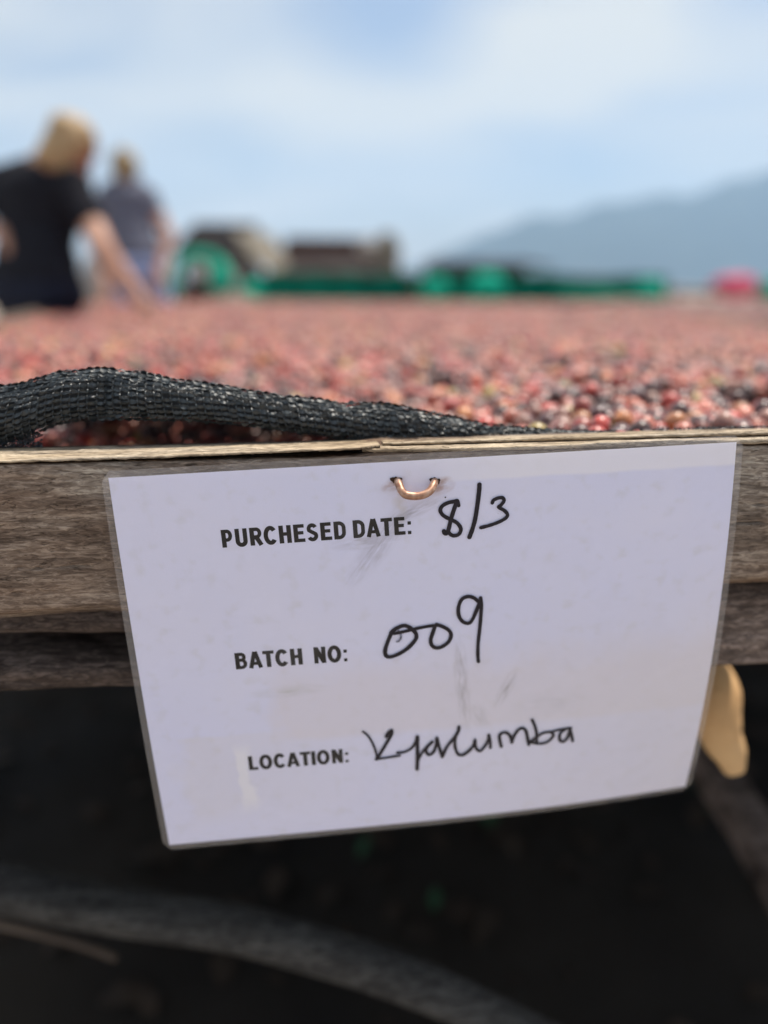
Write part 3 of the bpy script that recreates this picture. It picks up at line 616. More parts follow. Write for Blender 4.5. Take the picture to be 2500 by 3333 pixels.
# lower timber, set back, stained dark
def lower():
    t_px = [(0, 1990), (2500, 1890)]; b_px = [(0, 2270), (430, 2254), (1300, 2230), (2310, 2182), (2500, 2178)]; y0 = .022
    xs = np.concatenate([np.linspace(-.62, -.27, 16)[:-1], np.linspace(-.27, .26, 260), np.linspace(.26, 1.02, 24)[1:]]); V, F = [], []
    for x in xs:
        zt, zb = zfront(x, t_px, y0), zfront(x, b_px, y0); ring = []
        for k in range(41):
            t = k/40; a = t*math.pi; z = zt-(zt-zb)*t
            y = y0-.004*math.sin(a)+.004*mnoise.noise(Vector((x*11, z*30, 5)))+.0012*mnoise.noise(Vector((x*60+z*120, z*170, 9)))
            y += .024*math.exp(-((t-(.46+.25*mnoise.noise(Vector((x*7, 0, 4)))))/.13)**2)*smooth(-.05, -.1, x)      # rotted hollow
            if t > .9: y += .02*((t-.9)/.1)**2
            ring.append((x, y, z))
        for k in range(8): tt = (k+1)/8; ring.append((x, y0+.02+.035*math.sin(tt*math.pi)+.0*tt, zb+(zt-zb)*tt))
        V += ring
    m = len(V)//len(xs)
    for i in range(len(xs)-1):
        for j in range(m): F.append((i*m+j, i*m+(j+1) % m, (i+1)*m+(j+1) % m, (i+1)*m+j))
    F.append(tuple(range(m))); F.append(tuple((len(xs)-1)*m+j for j in range(m-1, -1, -1)))
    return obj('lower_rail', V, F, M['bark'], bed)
lower()
# outline of the bed on the ground plan
def xl(y): return -.60-.215*y
def xr_(y): return 1.0+.19*y
YEND = 5.2
ZT = .85
def hdepth(x, y):
    """height of the cherry tops: level near the sign, then sagging with the net"""
    h = .0795+.034*smooth(.25, 1.6, y)
    h += .030*smooth(.12, -.06, x)*smooth(.75, .15, y)
    h += .004*mnoise.noise(Vector((x*6, y*6, 2)))+.003*mnoise.noise(Vector((x*17, y*17, 6)))
    return CAM[2]-h
beam('side_rail', (xl(0), .05, .80), (xl(YEND), YEND, .775), .05, .08, M['far_wood'], bed, seed=1)
beam('side_rail', (xr_(0), .05, .80), (xr_(YEND), YEND, .775), .05, .08, M['far_wood'], bed, seed=2)
beam('back_rail', (xl(YEND)-.05, YEND+.03, .775), (xr_(YEND)+.05, YEND+.03, .775), .05, .08, M['far_wood'], bed, seed=3)
for yy in (.10, 1.8, 3.5, 5.1):
    for xx in (xl(yy), xr_(yy)):
        beam('leg', (xx, yy, -.02), (xx, yy, .76), .07, .07, M['far_wood'], bed, segs=8, seed=yy*3)
for yy in (1.3, 2.6, 3.9): beam('cross_bearer', (xl(yy), yy, .715), (xr_(yy), yy, .715), .05, .05, M['far_wood'], bed, seed=yy)
# net floor, with a gap added out of frame to let sun onto the pole stub
M['black_net'] = basic('black_shade_net', (0.010, 0.011, 0.013), (0.02, 0.021, 0.024), 80, .55, .4, 300)
SUN_GAP = (.270, .40, .11, .28)
def floor():
    xs = np.linspace(0, 1, 90); ys = np.concatenate([np.linspace(.046, .3, 26)[:-1], np.linspace(.3, YEND, 60)]); V, F = [], []
    for y in ys:
        for s in xs: x = xl(y)+(xr_(y)-xl(y))*s; V.append((x, y, hdepth(x, y)-.024))
    n = len(xs)
    for j in range(len(ys)-1):
        for i in range(n-1):
            cx = .5*(V[j*n+i][0]+V[j*n+i+1][0]); cy = .5*(V[j*n+i][1]+V[(j+1)*n+i][1])
            if SUN_GAP[0] < cx < SUN_GAP[1] and SUN_GAP[2] < cy < SUN_GAP[3]: continue
            F.append((j*n+i, j*n+i+1, (j+1)*n+i+1, (j+1)*n+i))
    return obj('net_floor', V, F, M['black_net'], bed)
floor()

# ------------------------------------------------------------------ cherries
PAL = [((.42, .05, .04), .30, 'ripe red'), ((.50, .16, .11), .20, 'pinkish red'), ((.045, .012, .02), .19, 'dark purple'), ((.50, .20, .07), .08, 'orange'), ((.14, .035, .028), .15, 'brownish maroon'), ((.48, .38, .10), .028, 'yellow green'), ((.30, .16, .13), .09, 'dusty brown')]
def cherry_mat(name, source):
    m, t, b = newmat(name); b.inputs['Roughness'].default_value = .34; b.inputs['Specular IOR Level'].default_value = .55
    b.inputs['Sheen Weight'].default_value = .35; b.inputs['Sheen Roughness'].default_value = .4; b.inputs['Sheen Tint'].default_value = (1, .9, .88, 1)
    b.inputs['Subsurface Weight'].default_value = 0.0
    if source == 'object': a = N(t, 'ShaderNodeObjectInfo'); col = a.outputs['Color']
    else: a = N(t, 'ShaderNodeAttribute', attribute_type='INSTANCER', attribute_name='col'); col = a.outputs['Color']
    c = N(t, 'ShaderNodeTexCoord'); n = N(t, 'ShaderNodeTexNoise'); n.inputs['Scale'].default_value = 170; n.inputs['Detail'].default_value = 4; t.links.new(c.outputs['Object'], n.inputs['Vector'])
    r = ramp(t, [(0.35, (.62, .55, .55)), (0.65, (1.25, 1.2, 1.15))]); t.links.new(n.outputs[0], r.inputs[0])
    x = N(t, 'ShaderNodeMixRGB', blend_type='MULTIPLY'); x.inputs[0].default_value = 1; t.links.new(col, x.inputs[1]); t.links.new(r.outputs[0], x.inputs[2])
    # dusty bloom
    n2 = N(t, 'ShaderNodeTexNoise'); n2.inputs['Scale'].default_value = 420; n2.inputs['Detail'].default_value = 5; t.links.new(c.outputs['Object'], n2.inputs['Vector'])
    r2 = ramp(t, [(0.42, (.04, .04, .04)), (0.7, (.17, .17, .17))]); t.links.new(n2.outputs[0], r2.inputs[0])
    y = N(t, 'ShaderNodeMixRGB'); y.inputs[2].default_value = (.60, .40, .33, 1); t.links.new(r2.outputs[0], y.inputs[0]); t.links.new(x.outputs[0], y.inputs[1])
    t.links.new(y.outputs[0], b.inputs['Base Color'])
    bp = N(t, 'ShaderNodeBump'); bp.inputs['Strength'].default_value = .25; bp.inputs['Distance'].default_value = .0008; t.links.new(n.outputs[0], bp.inputs['Height']); t.links.new(bp.outputs[0], b.inputs['Normal'])
    return m
cm_obj = cherry_mat('cherry_skin', 'object'); cm_ins = cherry_mat('cherry_skin_heap', 'inst')
def cherry_mesh(k, m, sub):
    bm = bmesh.new(); bmesh.ops.create_icosphere(bm, subdivisions=sub, radius=1)
    for v in bm.verts:
        p = v.co.copy(); a = 1+.035*mnoise.noise(p*1.6+Vector((k*7, 0, 0)))
        if p.z > .86: a -= (p.z-.86)*1.3           # dimple of the calyx end
        v.co = Vector((p.x*(1, .97, 1.03)[k], p.y*(.95, 1.0, .92)[k], p.z*(1.08, 1.14, 1.02)[k]))*a*.0064
    me = bpy.data.meshes.new('coffee_cherry'); bm.to_mesh(me); bm.free(); me.polygons.foreach_set('use_smooth', [True]*len(me.polygons)); me.materials.append(m); return me
near_me = [cherry_mesh(k, cm_obj, 3) for k in range(3)]; far_me = [cherry_mesh(k, cm_ins, 2) for k in range(3)]
pts = []
y = .052; row = 0
while y < YEND-.01:
    st = .0127 if y < 2 else .0135
    x0, x1 = xl(y)+.02, xr_(y)-.02; n = int((x1-x0)/st); xx = x0+np.arange(n)*st+(st/2 if row % 2 else 0)+rng.uniform(-.0028, .0028, n); yy = y+rng.uniform(-.003, .003, n)
    for a, b_ in zip(xx, yy): pts.append((a, b_, 0))
    if y < 1.2:
        xx2 = xx[:-1]+st*.5; 
        for a, b_ in zip(xx2, yy[:-1]+st*.35): pts.append((a, b_, 1))
    y += st*.86; row += 1
pts = [p for p in pts if not (SUN_GAP[0]-.012 < p[0] < SUN_GAP[1]+.012 and SUN_GAP[2]-.01 < p[1] < SUN_GAP[3]+.012)]
C = np.array([(a, b_, hdepth(a, b_)-.0065-(.0105 if l else 0)+rng.normal(0, .0016)+(.0075 if rng.random() < .10 and not l else 0)) for a, b_, l in pts])
cols = np.array([p[0] for p in PAL]); wts = np.array([p[1] for p in PAL]); wts = wts/wts.sum()
# ripeness drifts across the heap
ci = rng.choice(len(PAL), len(C), p=wts)
nearR = (C[:, 1] < .5) & (rng.random(len(C)) < .16); ci[nearR] = 2
sc = rng.uniform(.78, 1.18, len(C)); rot = rng.uniform(0, 6.28, (len(C), 3)); vi_ = rng.integers(0, 3, len(C))
d = C-CAM; z = d@fw; sx = SW/2+FPX*(d@rt)/z; sy = SH/2-FPX*(d@up)/z
hem_x = np.array([0, 90, 195, 350, 452, 720, 935, 1145, 1280, 1450, 1580, 1800, 2500]); hem_y = np.array([1263, 1243, 1213, 1201, 1217, 1255, 1293, 1314, 1316, 1356, 1380, 1405, 1392])
lay = np.array([p[2] for p in pts])
vis = (sx > -10) & (sx < SW+10) & (sy < np.interp(sx, hem_x, hem_y)+8) & (z < 1.3) & (lay == 0)
order = np.argsort(np.where(vis, z, 99))[:300]
near = set(order.tolist())
front = [int(i) for i in order if C[i][1] < .085 and 1500 < sx[i] < SW]; front.sort(key=lambda i: -sx[i]); ORD = ['rightmost', 'second', 'third', 'fourth', 'fifth', 'sixth', 'seventh', 'eighth', 'ninth', 'tenth', 'eleventh', 'twelfth', 'thirteenth', 'fourteenth', 'fifteenth']; rank = {i: k for k, i in enumerate(front[:15])}
for idx in order:
    k = ci[idx]; o = bpy.data.objects.new('coffee_cherry', near_me[vi_[idx]]); S.collection.objects.link(o)
    o.location = C[idx]; o.rotation_euler = rot[idx]; o.scale = (sc[idx],)*3
    jc = cols[k]*rng.uniform(.6, 1.35); o.color = (*jc, 1)
    nm = PAL[k][2]
    lb = None
    if idx in rank: lb = nm+' coffee cherry lying against the rail, '+('rightmost of them' if rank[idx] == 0 else ORD[rank[idx]]+' from the right picture edge')
    tag(o, lb or nm+' coffee cherry among the nearest of the heap just behind the front rail', 'coffee cherry', nm+' coffee cherries nearest the front rail')
rest = np.array([i for i in range(len(C)) if i not in near])
me = bpy.data.meshes.new('coffee_cherry_heap'); me.from_pydata([tuple(map(float, C[i])) for i in rest], [], [])
a = me.attributes.new('col', 'FLOAT_COLOR', 'POINT')
cc = np.ones((len(rest), 4)); cc[:, :3] = cols[ci[rest]]*rng.uniform(.6, 1.35, (len(rest), 1)); a.data.foreach_set('color', cc.ravel())
a = me.attributes.new('rot', 'FLOAT_VECTOR', 'POINT'); a.data.foreach_set('vector', rot[rest].ravel())
a = me.attributes.new('sc', 'FLOAT', 'POINT'); a.data.foreach_set('value', sc[rest])
a = me.attributes.new('vi', 'INT', 'POINT'); a.data.foreach_set('value', vi_[rest].astype(np.int32))
heap = bpy.data.objects.new('coffee_cherry_heap', me); S.collection.objects.link(heap)
tag(heap, 'thick layer of red pink and purple coffee cherries drying on the long raised bed', 'coffee cherries', kind='stuff')
def heap_nodes(ob, meshes):
    gn = bpy.data.node_groups.new('scatter_cherries', 'GeometryNodeTree')
    gn.interface.new_socket('Geometry', in_out='INPUT', socket_type='NodeSocketGeometry'); gn.interface.new_socket('Geometry', in_out='OUTPUT', socket_type='NodeSocketGeometry')
    gi = gn.nodes.new('NodeGroupInput'); go = gn.nodes.new('NodeGroupOutput')
    join = gn.nodes.new('GeometryNodeJoinGeometry')
    ra = gn.nodes.new('GeometryNodeInputNamedAttribute'); ra.data_type = 'FLOAT_VECTOR'; ra.inputs[0].default_value = 'rot'
    sa = gn.nodes.new('GeometryNodeInputNamedAttribute'); sa.data_type = 'FLOAT'; sa.inputs[0].default_value = 'sc'
    va = gn.nodes.new('GeometryNodeInputNamedAttribute'); va.data_type = 'INT'; va.inputs[0].default_value = 'vi'
    for k, mm in enumerate(meshes):
        src = gn.nodes.new('GeometryNodeMeshIcoSphere'); src.inputs['Radius'].default_value = .0066; src.inputs['Subdivisions'].default_value = 3
        # ovoid fruit with a soft lumpy skin, three shapes
        sp_ = gn.nodes.new('GeometryNodeSetPosition'); pos = gn.nodes.new('GeometryNodeInputPosition'); vm = gn.nodes.new('ShaderNodeVectorMath'); vm.operation = 'MULTIPLY'; vm.inputs[1].default_value = ((1, .97, 1.03)[k], (.95, 1, .92)[k], (1.08, 1.14, 1.02)[k])
        gn.links.new(pos.outputs[0], vm.inputs[0]); gn.links.new(src.outputs[0], sp_.inputs['Geometry']); gn.links.new(vm.outputs[0], sp_.inputs['Position'])
        ss = gn.nodes.new('GeometryNodeSetShadeSmooth'); gn.links.new(sp_.outputs[0], ss.inputs[0])
        sm = gn.nodes.new('GeometryNodeSetMaterial'); sm.inputs['Material'].default_value = cm_ins; gn.links.new(ss.outputs[0], sm.inputs[0])
        cmp_ = gn.nodes.new('FunctionNodeCompare'); cmp_.data_type = 'INT'; cmp_.operation = 'EQUAL'; gn.links.new(va.outputs[0], cmp_.inputs[2]); cmp_.inputs[3].default_value = k
        ip = gn.nodes.new('GeometryNodeInstanceOnPoints'); gn.links.new(gi.outputs[0], ip.inputs['Points']); gn.links.new(cmp_.outputs[0], ip.inputs['Selection']); gn.links.new(sm.outputs[0], ip.inputs['Instance'])
        gn.links.new(ra.outputs[0], ip.inputs['Rotation']); gn.links.new(sa.outputs[0], ip.inputs['Scale']); gn.links.new(ip.outputs[0], join.inputs[0])
    gn.links.new(join.outputs[0], go.inputs[0])
    md = ob.modifiers.new('scatter', 'NODES'); md.node_group = gn
heap_nodes(heap, far_me)

# ------------------------------------------------------------------ knitted black net hem arching over the rail
top_c = [(-120, 845), (0, 838), (60, 825), (130, 805), (180, 799), (230, 797), (300, 808), (380, 820), (480, 833), (560, 848), (620, 858), (700, 867), (760, 873), (830, 872), (880, 880), (960, 900), (1050, 915), (1130, 922), (1220, 928), (1330, 934), (1420, 937)]
bot_c = [(-120, 975), (0, 958), (60, 938), (90, 928), (120, 915), (160, 908), (230, 903), (330, 903), (450, 908), (560, 920), (620, 928), (700, 940), (780, 951), (830, 956), (900, 955), (1000, 953), (1100, 950), (1220, 950), (1330, 948), (1420, 945)]
YH = .050
def hemframe(px):
    ty = np.interp(px, [a for a, _ in top_c], [b_ for _, b_ in top_c]); by = np.interp(px, [a for a, _ in bot_c], [b_ for _, b_ in bot_c])
    return onY(px*1.507, ty*1.507, YH), onY(px*1.507, by*1.507, YH-.004)
hx = np.linspace(-120, 1415, 420); HT = []; HB = []
for px in hx: a, b_ = hemframe(px); HT.append(a); HB.append(b_)
HT = np.array(HT); HB = np.array(HB)
ker = np.hanning(13); ker /= ker.sum()
def sm1(A): return np.stack([np.convolve(np.pad(A[:, k], 6, mode='edge'), ker, 'valid') for k in range(3)], 1)
HT, HB = sm1(HT), sm1(HB)
arcs = np.concatenate([[0], np.cumsum(np.linalg.norm(np.diff((HT+HB)/2, axis=0), axis=1))]); LH = arcs[-1]
def hem(s, t, off=0.0):
    """s metres along, t 0 bottom front .. 1 over the top and down the back"""
    tp = np.array([np.interp(s, arcs, HT[:, k]) for k in range(3)]); bt = np.array([np.interp(s, arcs, HB[:, k]) for k in range(3)])
    px = np.interp(s, arcs, hx); half = np.linalg.norm(tp-bt)/2; c = (tp+bt)/2; ud = (tp-bt)/max(2*half, 1e-6)
    pinch = math.exp(-((px-238)/16)**2)*.55+math.exp(-((px-832)/18)**2)*.45+math.exp(-((px-215)/8)**2)*.2
    wob = 1+.16*mnoise.noise(Vector((s*45, t*2.5, 3)))
    bul = min(half*.75, .0085)*wob*(1-pinch)
    a = (-90+260*t)*math.pi/180
    y = -math.cos(a)*bul; zz = math.sin(a)*half
    nrm = np.array([0, -math.cos(a), 0])*1+ud*math.sin(a); nrm /= np.linalg.norm(nrm)
    sag = .0012*mnoise.noise(Vector((s*70, t*5, 8)))
    return c+np.array([0, y, 0])+ud*zz+nrm*(off+sag)
NS = 300; NT = 16; V = []; F = []
for i in range(NS+1):
    for j in range(NT+1): V.append(hem(LH*i/NS, j/NT, -.0009))
for i in range(NS):
    for j in range(NT): a0 = i*(NT+1)+j; F.append((a0, a0+NT+1, a0+NT+2, a0+1))
def flap():
    """added net sheet from the hem back down to the cherries, shading those beneath"""
    V, F = [], []; nx, ny = 170, 90; r_ = random.Random(5)
    for i in range(nx+1):
        s = LH*.60*i/nx; a0 = hem(s, .80, -.001); hh = CAM[2]-a0[2]; reach = max(.015, min(.42, ((CAM[2]-hdepth(a0[0], .3))/hh-1)*.40*.72))
        for j in range(ny+1):
            t = j/ny; y = a0[1]+reach*t; zc = hdepth(a0[0], y)+.002
            z = a0[2]+(zc-a0[2])*t-.014*math.sin(math.pi*t)*min(1, reach/.2)+.002*mnoise.noise(Vector((s*30, t*8, 0)))
            V.append((a0[0]-.02*t, y, z))
    for i in range(nx):
        for j in range(ny):
            if r_.random() < .045: continue
            q = i*(ny+1)+j; F.append((q, q+1, q+ny+2, q+ny+1))
    return obj('shade_net_flap', V, F, M['black_net'], bed)
flap()  # net sheet added to shade the cherries under the hem
M['tape'] = basic('black_plastic_tape', (0.010, 0.014, 0.019), (0.034, 0.046, 0.054), 400, .48, 0, spec=.6)
nh = obj('net_hem', V, F, M['black_net'], bed)
TV, TF = [], []
def tape(p0, p1, nrm, wd, bow, tilt, segs=4):
    b0 = len(TV); ax = p1-p0; L = np.linalg.norm(ax); ax = ax/L; sd = np.cross(nrm, ax); sd /= np.linalg.norm(sd)
    sd = sd*math.cos(tilt)+nrm*math.sin(tilt)
    for k in range(segs+1):
        t = k/segs; w = wd*(.30+.70*math.sin(math.pi*t)); p = p0+ax*L*t+nrm*bow*math.sin(math.pi*t)
        TV.append(p+sd*w/2); TV.append(p-sd*w/2)
    for k in range(segs): TF.append((b0+2*k, b0+2*k+1, b0+2*k+3, b0+2*k+2))
CW = .0040; nc = int(LH/CW); 
sk = lambda s: .0028*math.sin(s*19+1)            # courses lean along the hem
for i in range(nc):
    s = i*CW
    px = np.interp(s, arcs, hx); tp = np.interp(s, arcs, HT[:, 2]); bt = np.interp(s, arcs, HB[:, 2]); per = max(.004, (tp-bt)/2*4.1)
    nr = max(3, int(per/.0026)); lean = .0045*math.tanh((240-px)/160.)
    P0 = [hem(min(LH, s+lean*(j/nr-.5)*2), j/nr, .0003) for j in range(nr+1)]; P1 = [hem(min(LH, s+CW+lean*(j/nr-.5)*2), j/nr, .0003) for j in range(nr+1)]
    for j in range(nr):
        c0, c1 = P0[j], P0[j+1]; e = c1-c0; ax = P1[j]-P0[j]; nrm = np.cross(e, ax); ln = np.linalg.norm(nrm)
        if ln < 1e-12: continue
        nrm /= ln
        if nrm[1] > 0 and j < nr*.5: nrm = -nrm
        if j >= nr*.5 and nrm[2] < 0 and nrm[1] < 0: nrm = -nrm
        for q in range(3):
            f0, f1 = random.uniform(.25, .75), random.uniform(.25, .75)
            p0 = c0+e*f0*.9+nrm*q*.00012; p1 = P1[j]+(P1[min(j+1, nr)]-P1[j])*f1*.9+nrm*q*.00012
            tape(p0, p1, nrm, random.uniform(.0010, .0021), random.uniform(.0002, .0009), random.gauss(0, .42))
        # chain stitch
        tape(c0-nrm*0, c1, nrm, .0005, .0010, random.gauss(0, .3), 3); tape(c0+ax*.10, c1+ax*.08, nrm, .00035, .0008, .4, 3)
kw = obj('net_weave', TV, TF, M['tape'], bed, smooth=False); tag(kw, kind='stuff')
# slack net left of the arch: open stitches down to the rail, sunlight sparkling through
TV, TF = [], []
for i in range(42):
    px = -115+i*5.6; 
    by0 = np.interp(px, [a for a, _ in bot_c], [b_ for _, b_ in bot_c])-8
    lim = 972 if px < 60 else 972
    if px > 92+random.uniform(-4, 4): continue
    for j in range(12):
        py = by0+j*4.6
        if py > lim: break
        if px > 75 and 925 < py < 955 and random.random() < .6: continue
        for q in range(3):
            p0 = onY((px+random.uniform(-1, 1))*1.507, (py+random.uniform(-1.2, 1.2))*1.507, YH-.006+random.uniform(-.001, .002)); p1 = onY((px+6)*1.507, (py+random.uniform(-1.5, 1.5))*1.507, YH-.006+random.uniform(-.001, .002))
            tape(p0, p1, np.array([0, -1, .15]), random.uniform(.0008, .0015), .0006, random.gauss(0, .6))
        p0 = onY(px*1.507, py*1.507, YH-.0065); p1 = onY(px*1.507+2, (py+4.6)*1.507, YH-.0065); tape(p0, p1, np.array([0, -1, .1]), .0006, .0003, .2, 2)
# loose edge of the net lying along the back of the rail to the right
for i in range(150):
    px = 1180+i*3.6
    w = 1.0 if px < 1330 or px > 1500 else .35
    if random.random() > w: continue
    py = np.interp(px, [1180, 1330, 1520, 1659, 1720], [934, 932, 925, 922, 922])
    for q in range(3):
        p0 = onY((px+random.uniform(-2, 2))*1.507, (py+random.uniform(-2, 2))*1.507, BY+.047+random.uniform(-.001, .001)); p1 = onY((px+5)*1.507, (py+random.uniform(-2, 2))*1.507, BY+.047)
        tape(p0, p1, np.array([0, -1, .5]), .0014, .0006, random.gauss(0, .6))
kw2 = obj('slack_net', TV, TF, M['tape'], bed, smooth=False); tag(kw2, kind='stuff')

# ------------------------------------------------------------------ under the bed
# tan stub of a forked pole standing just behind the lower timber, in the patch of sun from the added gap
pp = [P(1510, 1430, .530), P(1532, 1458, .525), P(1546, 1494, .520), P(1547, 1540, .518), P(1554, 1585, .520), P(1574, 1625, .522), P(1583, 1655, .524), P(1588, 1672, .525)]
ppn = spline([tuple(q) for q in pp], 60)
rr = np.interp(np.linspace(0, 1, 60), [0, .12, .3, .5, .66, .8, .93, 1], [.006, .0150, .0165, .0155, .0130, .0095, .0070, .002])
v, f = tube_vf(ppn, rr, 16, noise_a=.12)
tag(obj('pole_stub', v, f, M['fresh_wood']), 'smooth tan broken pole stub under the bed catching sun right of the sign', 'pole stub')
# bent grey pole crossing low under the bed
pts_ = [P(-260, 1880, .62), P(-60, 1905, .60), P(150, 1945, .58), P(350, 1980, .575), P(550, 2015, .57), P(750, 2070, .565), P(900, 2125, .56), P(1050, 2190, .56), P(1250, 2290, .56)]
v, f = tube_vf(spline([tuple(q) for q in pts_], 70), np.linspace(.019, .016, 70), 20, noise_a=.14, seed=3)
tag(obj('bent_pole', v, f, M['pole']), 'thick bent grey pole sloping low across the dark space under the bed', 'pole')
pts_ = [P(-200, 1950, .66), P(0, 1995, .65), P(120, 2025, .65), P(200, 2050, .66), P(250, 2070, .67)]
v, f = tube_vf(spline([tuple(q) for q in pts_], 40), np.linspace(.005, .003, 40), 10, noise_a=.1, seed=5)
tag(obj('thin_stick', v, f, M['far_wood']), 'thin brown stick lying just below the bent grey pole', 'stick')

beam('brace', tuple(P(1440, 1500, .95)), tuple(P(1800, 2080, .72)), .045, .045, M['bark'], bed, seed=41)
M['leaf'] = basic('dead_leaves', (0.016, 0.011, 0.008), (0.045, 0.03, 0.02), 30, .8); M['weed'] = basic('low_weeds', (0.008, 0.035, 0.012), (0.015, 0.06, 0.022), 30, .7)
def litter(name, n, m, size, seed, upright, region):
    r_ = random.Random(seed); V, F = [], []
    for _ in range(n):
        x, y = r_.uniform(*region[:2]), r_.uniform(*region[2:]); z = soil_z(x, y)+.004; a = r_.uniform(0, 6.28); L = size*r_.uniform(.6, 1.5); w = L*.3; t = r_.uniform(.7, 1.3) if upright else r_.uniform(-.2, .3); b0 = len(V)
        dx_, dy_ = math.cos(a), math.sin(a)
        for k, ww in ((0, .2), (.35, 1), (.7, .8), (1, .05)):
            h_ = L*k*math.sin(t)+.15*L*math.sin(k*3.1); q_ = L*k*math.cos(t)
            V.append((x+dx_*q_-dy_*w*ww, y+dy_*q_+dx_*w*ww, z+max(0, h_))); V.append((x+dx_*q_+dy_*w*ww, y+dy_*q_-dx_*w*ww, z+max(0, h_)+.2*w))
        for k in range(3): F.append((b0+2*k, b0+2*k+1, b0+2*k+3, b0+2*k+2))
    return obj(name, V, F, m)
tag(litter('leaf_litter', 900, M['leaf'], .045, 3, False, (-1, 2, .2, 3.0)), 'dead brown leaves scattered on the dark soil under the bed', 'leaf litter', kind='stuff')
tag(litter('weeds', 26, M['weed'], .035, 8, True, (-.1, .7, .5, 2.2)), 'sparse green weeds growing in the shade under the bed', 'weeds', kind='stuff')

# ------------------------------------------------------------------ background: neighbouring beds, sheds, bundles
M['green_net'] = basic('green_shade_net', (0.0, 0.055, 0.038), (0.004, 0.20, 0.135), 5, .8, .5, 30, spec=.1)
M['green_bright'] = basic('bright_green_net', (0.0, 0.24, 0.155), (0.008, 0.42, 0.28), 7, .8, .5, 30, spec=.1)
M['tan_tarp'] = basic('tan_tarpaulin', (0.13, 0.112, 0.088), (0.20, 0.175, 0.138), 3, .8, .5, 14)
M['dark_roof'] = basic('dark_sheet_roof', (0.008, 0.007, 0.008), (0.02, 0.017, 0.018), 3, .95, .3, 20, spec=.1)
M['brown_roof'] = basic('brown_thatch', (0.009, 0.004, 0.004), (0.024, 0.012, 0.010), 4, .95, .6, 20, spec=.1)
M['shed_wall'] = basic('shed_boards', (0.04, 0.035, 0.034), (0.075, 0.066, 0.062), 4, .9, .4, 20)
M['pink'] = basic('crimson_cloth', (0.45, 0.02, 0.08), (0.62, 0.08, 0.16), 4, .7, .4, 20)
M['grey_sack'] = basic('grey_woven_sack', (0.30, 0.28, 0.27), (0.45, 0.42, 0.40), 5, .85, .4, 40)
M['dry_cherry'] = basic('dried_cherry_layer', (0.09, 0.04, 0.04), (0.24, 0.12, 0.11), 60, .8, 1.0, 70)
def lump(name, c, r, m, parent=None, seed=0, amp=.22, freq=1.7, sub=4):
    bm = bmesh.new(); bmesh.ops.create_icosphere(bm, subdivisions=sub, radius=1)
    for v in bm.verts:
        n = mnoise.noise(v.co*freq+Vector((seed*3.1, 0, 0)))*amp+mnoise.noise(v.co*freq*3.2+Vector((seed, 5, 0)))*amp*.4
        p = v.co*(1+n); v.co = Vector((p.x*r[0]+c[0], p.y*r[1]+c[1], p.z*r[2]+c[2]))
    return fromverts(name, bm, m, parent)
def drape(name, a, b_, z0, z1, m, parent, folds=14, amp=.05, seed=0):
    """hanging net: wavy double-sided cloth between two ground points"""
    a, b_ = Vector(a), Vector(b_); d = b_-a; L = d.length; d.normalize(); nrm = Vector((-d.y, d.x, 0)); nx, nz = folds*6, 8; V, F = [], []
    for side in (0, 1):
        for i in range(nx+1):
            for j in range(nz+1):
                t = i/nx; s = j/nz; w = amp*s*math.sin(t*folds*6.28+2*mnoise.noise(Vector((t*9, seed, 0))))
                z = z1+(z0-z1)*s+.05*mnoise.noise(Vector((t*5, seed, 3)))*(1 if j in (0,) else .5)
                V.append(a+d*(L*t)+nrm*(w+side*.006)+Vector((0, 0, z)))
    off = (nx+1)*(nz+1)
    for i in range(nx):
        for j in range(nz):
            q = i*(nz+1)+j; F.append((q, q+nz+1, q+nz+2, q+1)); F.append((off+q, off+q+1, off+q+nz+2, off+q+nz+1))
    return obj(name, V, F, m, parent)
def far_bed(xa, xb, depth, length, zt, label, netted=True, seed=0, z0=.45, mat='green_net', rise=0.0):
    A = P(xa, 640, depth); B = P(xb, 640, depth); c = (A+B)/2; c.z = 0
    e = empty('drying_bed', c, label, 'drying bed', 'drying beds beyond the near bed')
    y0 = c.y; x0, x1 = A.x, B.x
    beam('front_rail', (x0, y0, zt), (x1, y0, zt+rise), .05, .08, M['far_wood'], e, seed=seed)
    beam('back_rail', (x0, y0+length, zt), (x1, y0+length, zt+rise), .05, .08, M['far_wood'], e, seed=seed+1)
    beam('side_rail', (x0, y0, zt-.003), (x0, y0+length, zt-.003), .05, .07, M['far_wood'], e, seed=seed+2)
    beam('side_rail', (x1, y0, zt+rise-.003), (x1, y0+length, zt+rise-.003), .05, .07, M['far_wood'], e, seed=seed+3)
    for i in range(max(2, int((x1-x0)/1.2)+1)):
        n_ = max(2, int((x1-x0)/1.2)+1); xx = x0+(x1-x0)*i/(n_-1); zz = zt+rise*i/(n_-1)
        for yy in (y0, y0+length): beam('leg', (xx, yy, -.02), (xx, yy, zz-.04), .06, .06, M['far_wood'], e, segs=4, seed=i)
    grid('cherry_layer', x0+.03, x1-.03, y0+.03, y0+length-.03, 24, 10, lambda x, y: zt+rise*(x-x0)/(x1-x0)+.02+.02*mnoise.noise(Vector((x*4, y*4, seed))), M['dry_cherry'], e)
    if netted: drape('net_skirt', (x0, y0-.06, 0), (x1, y0-.06, 0), z0, zt+.06, M[mat], e, folds=max(6, int((x1-x0)*3)), seed=seed)
    return e
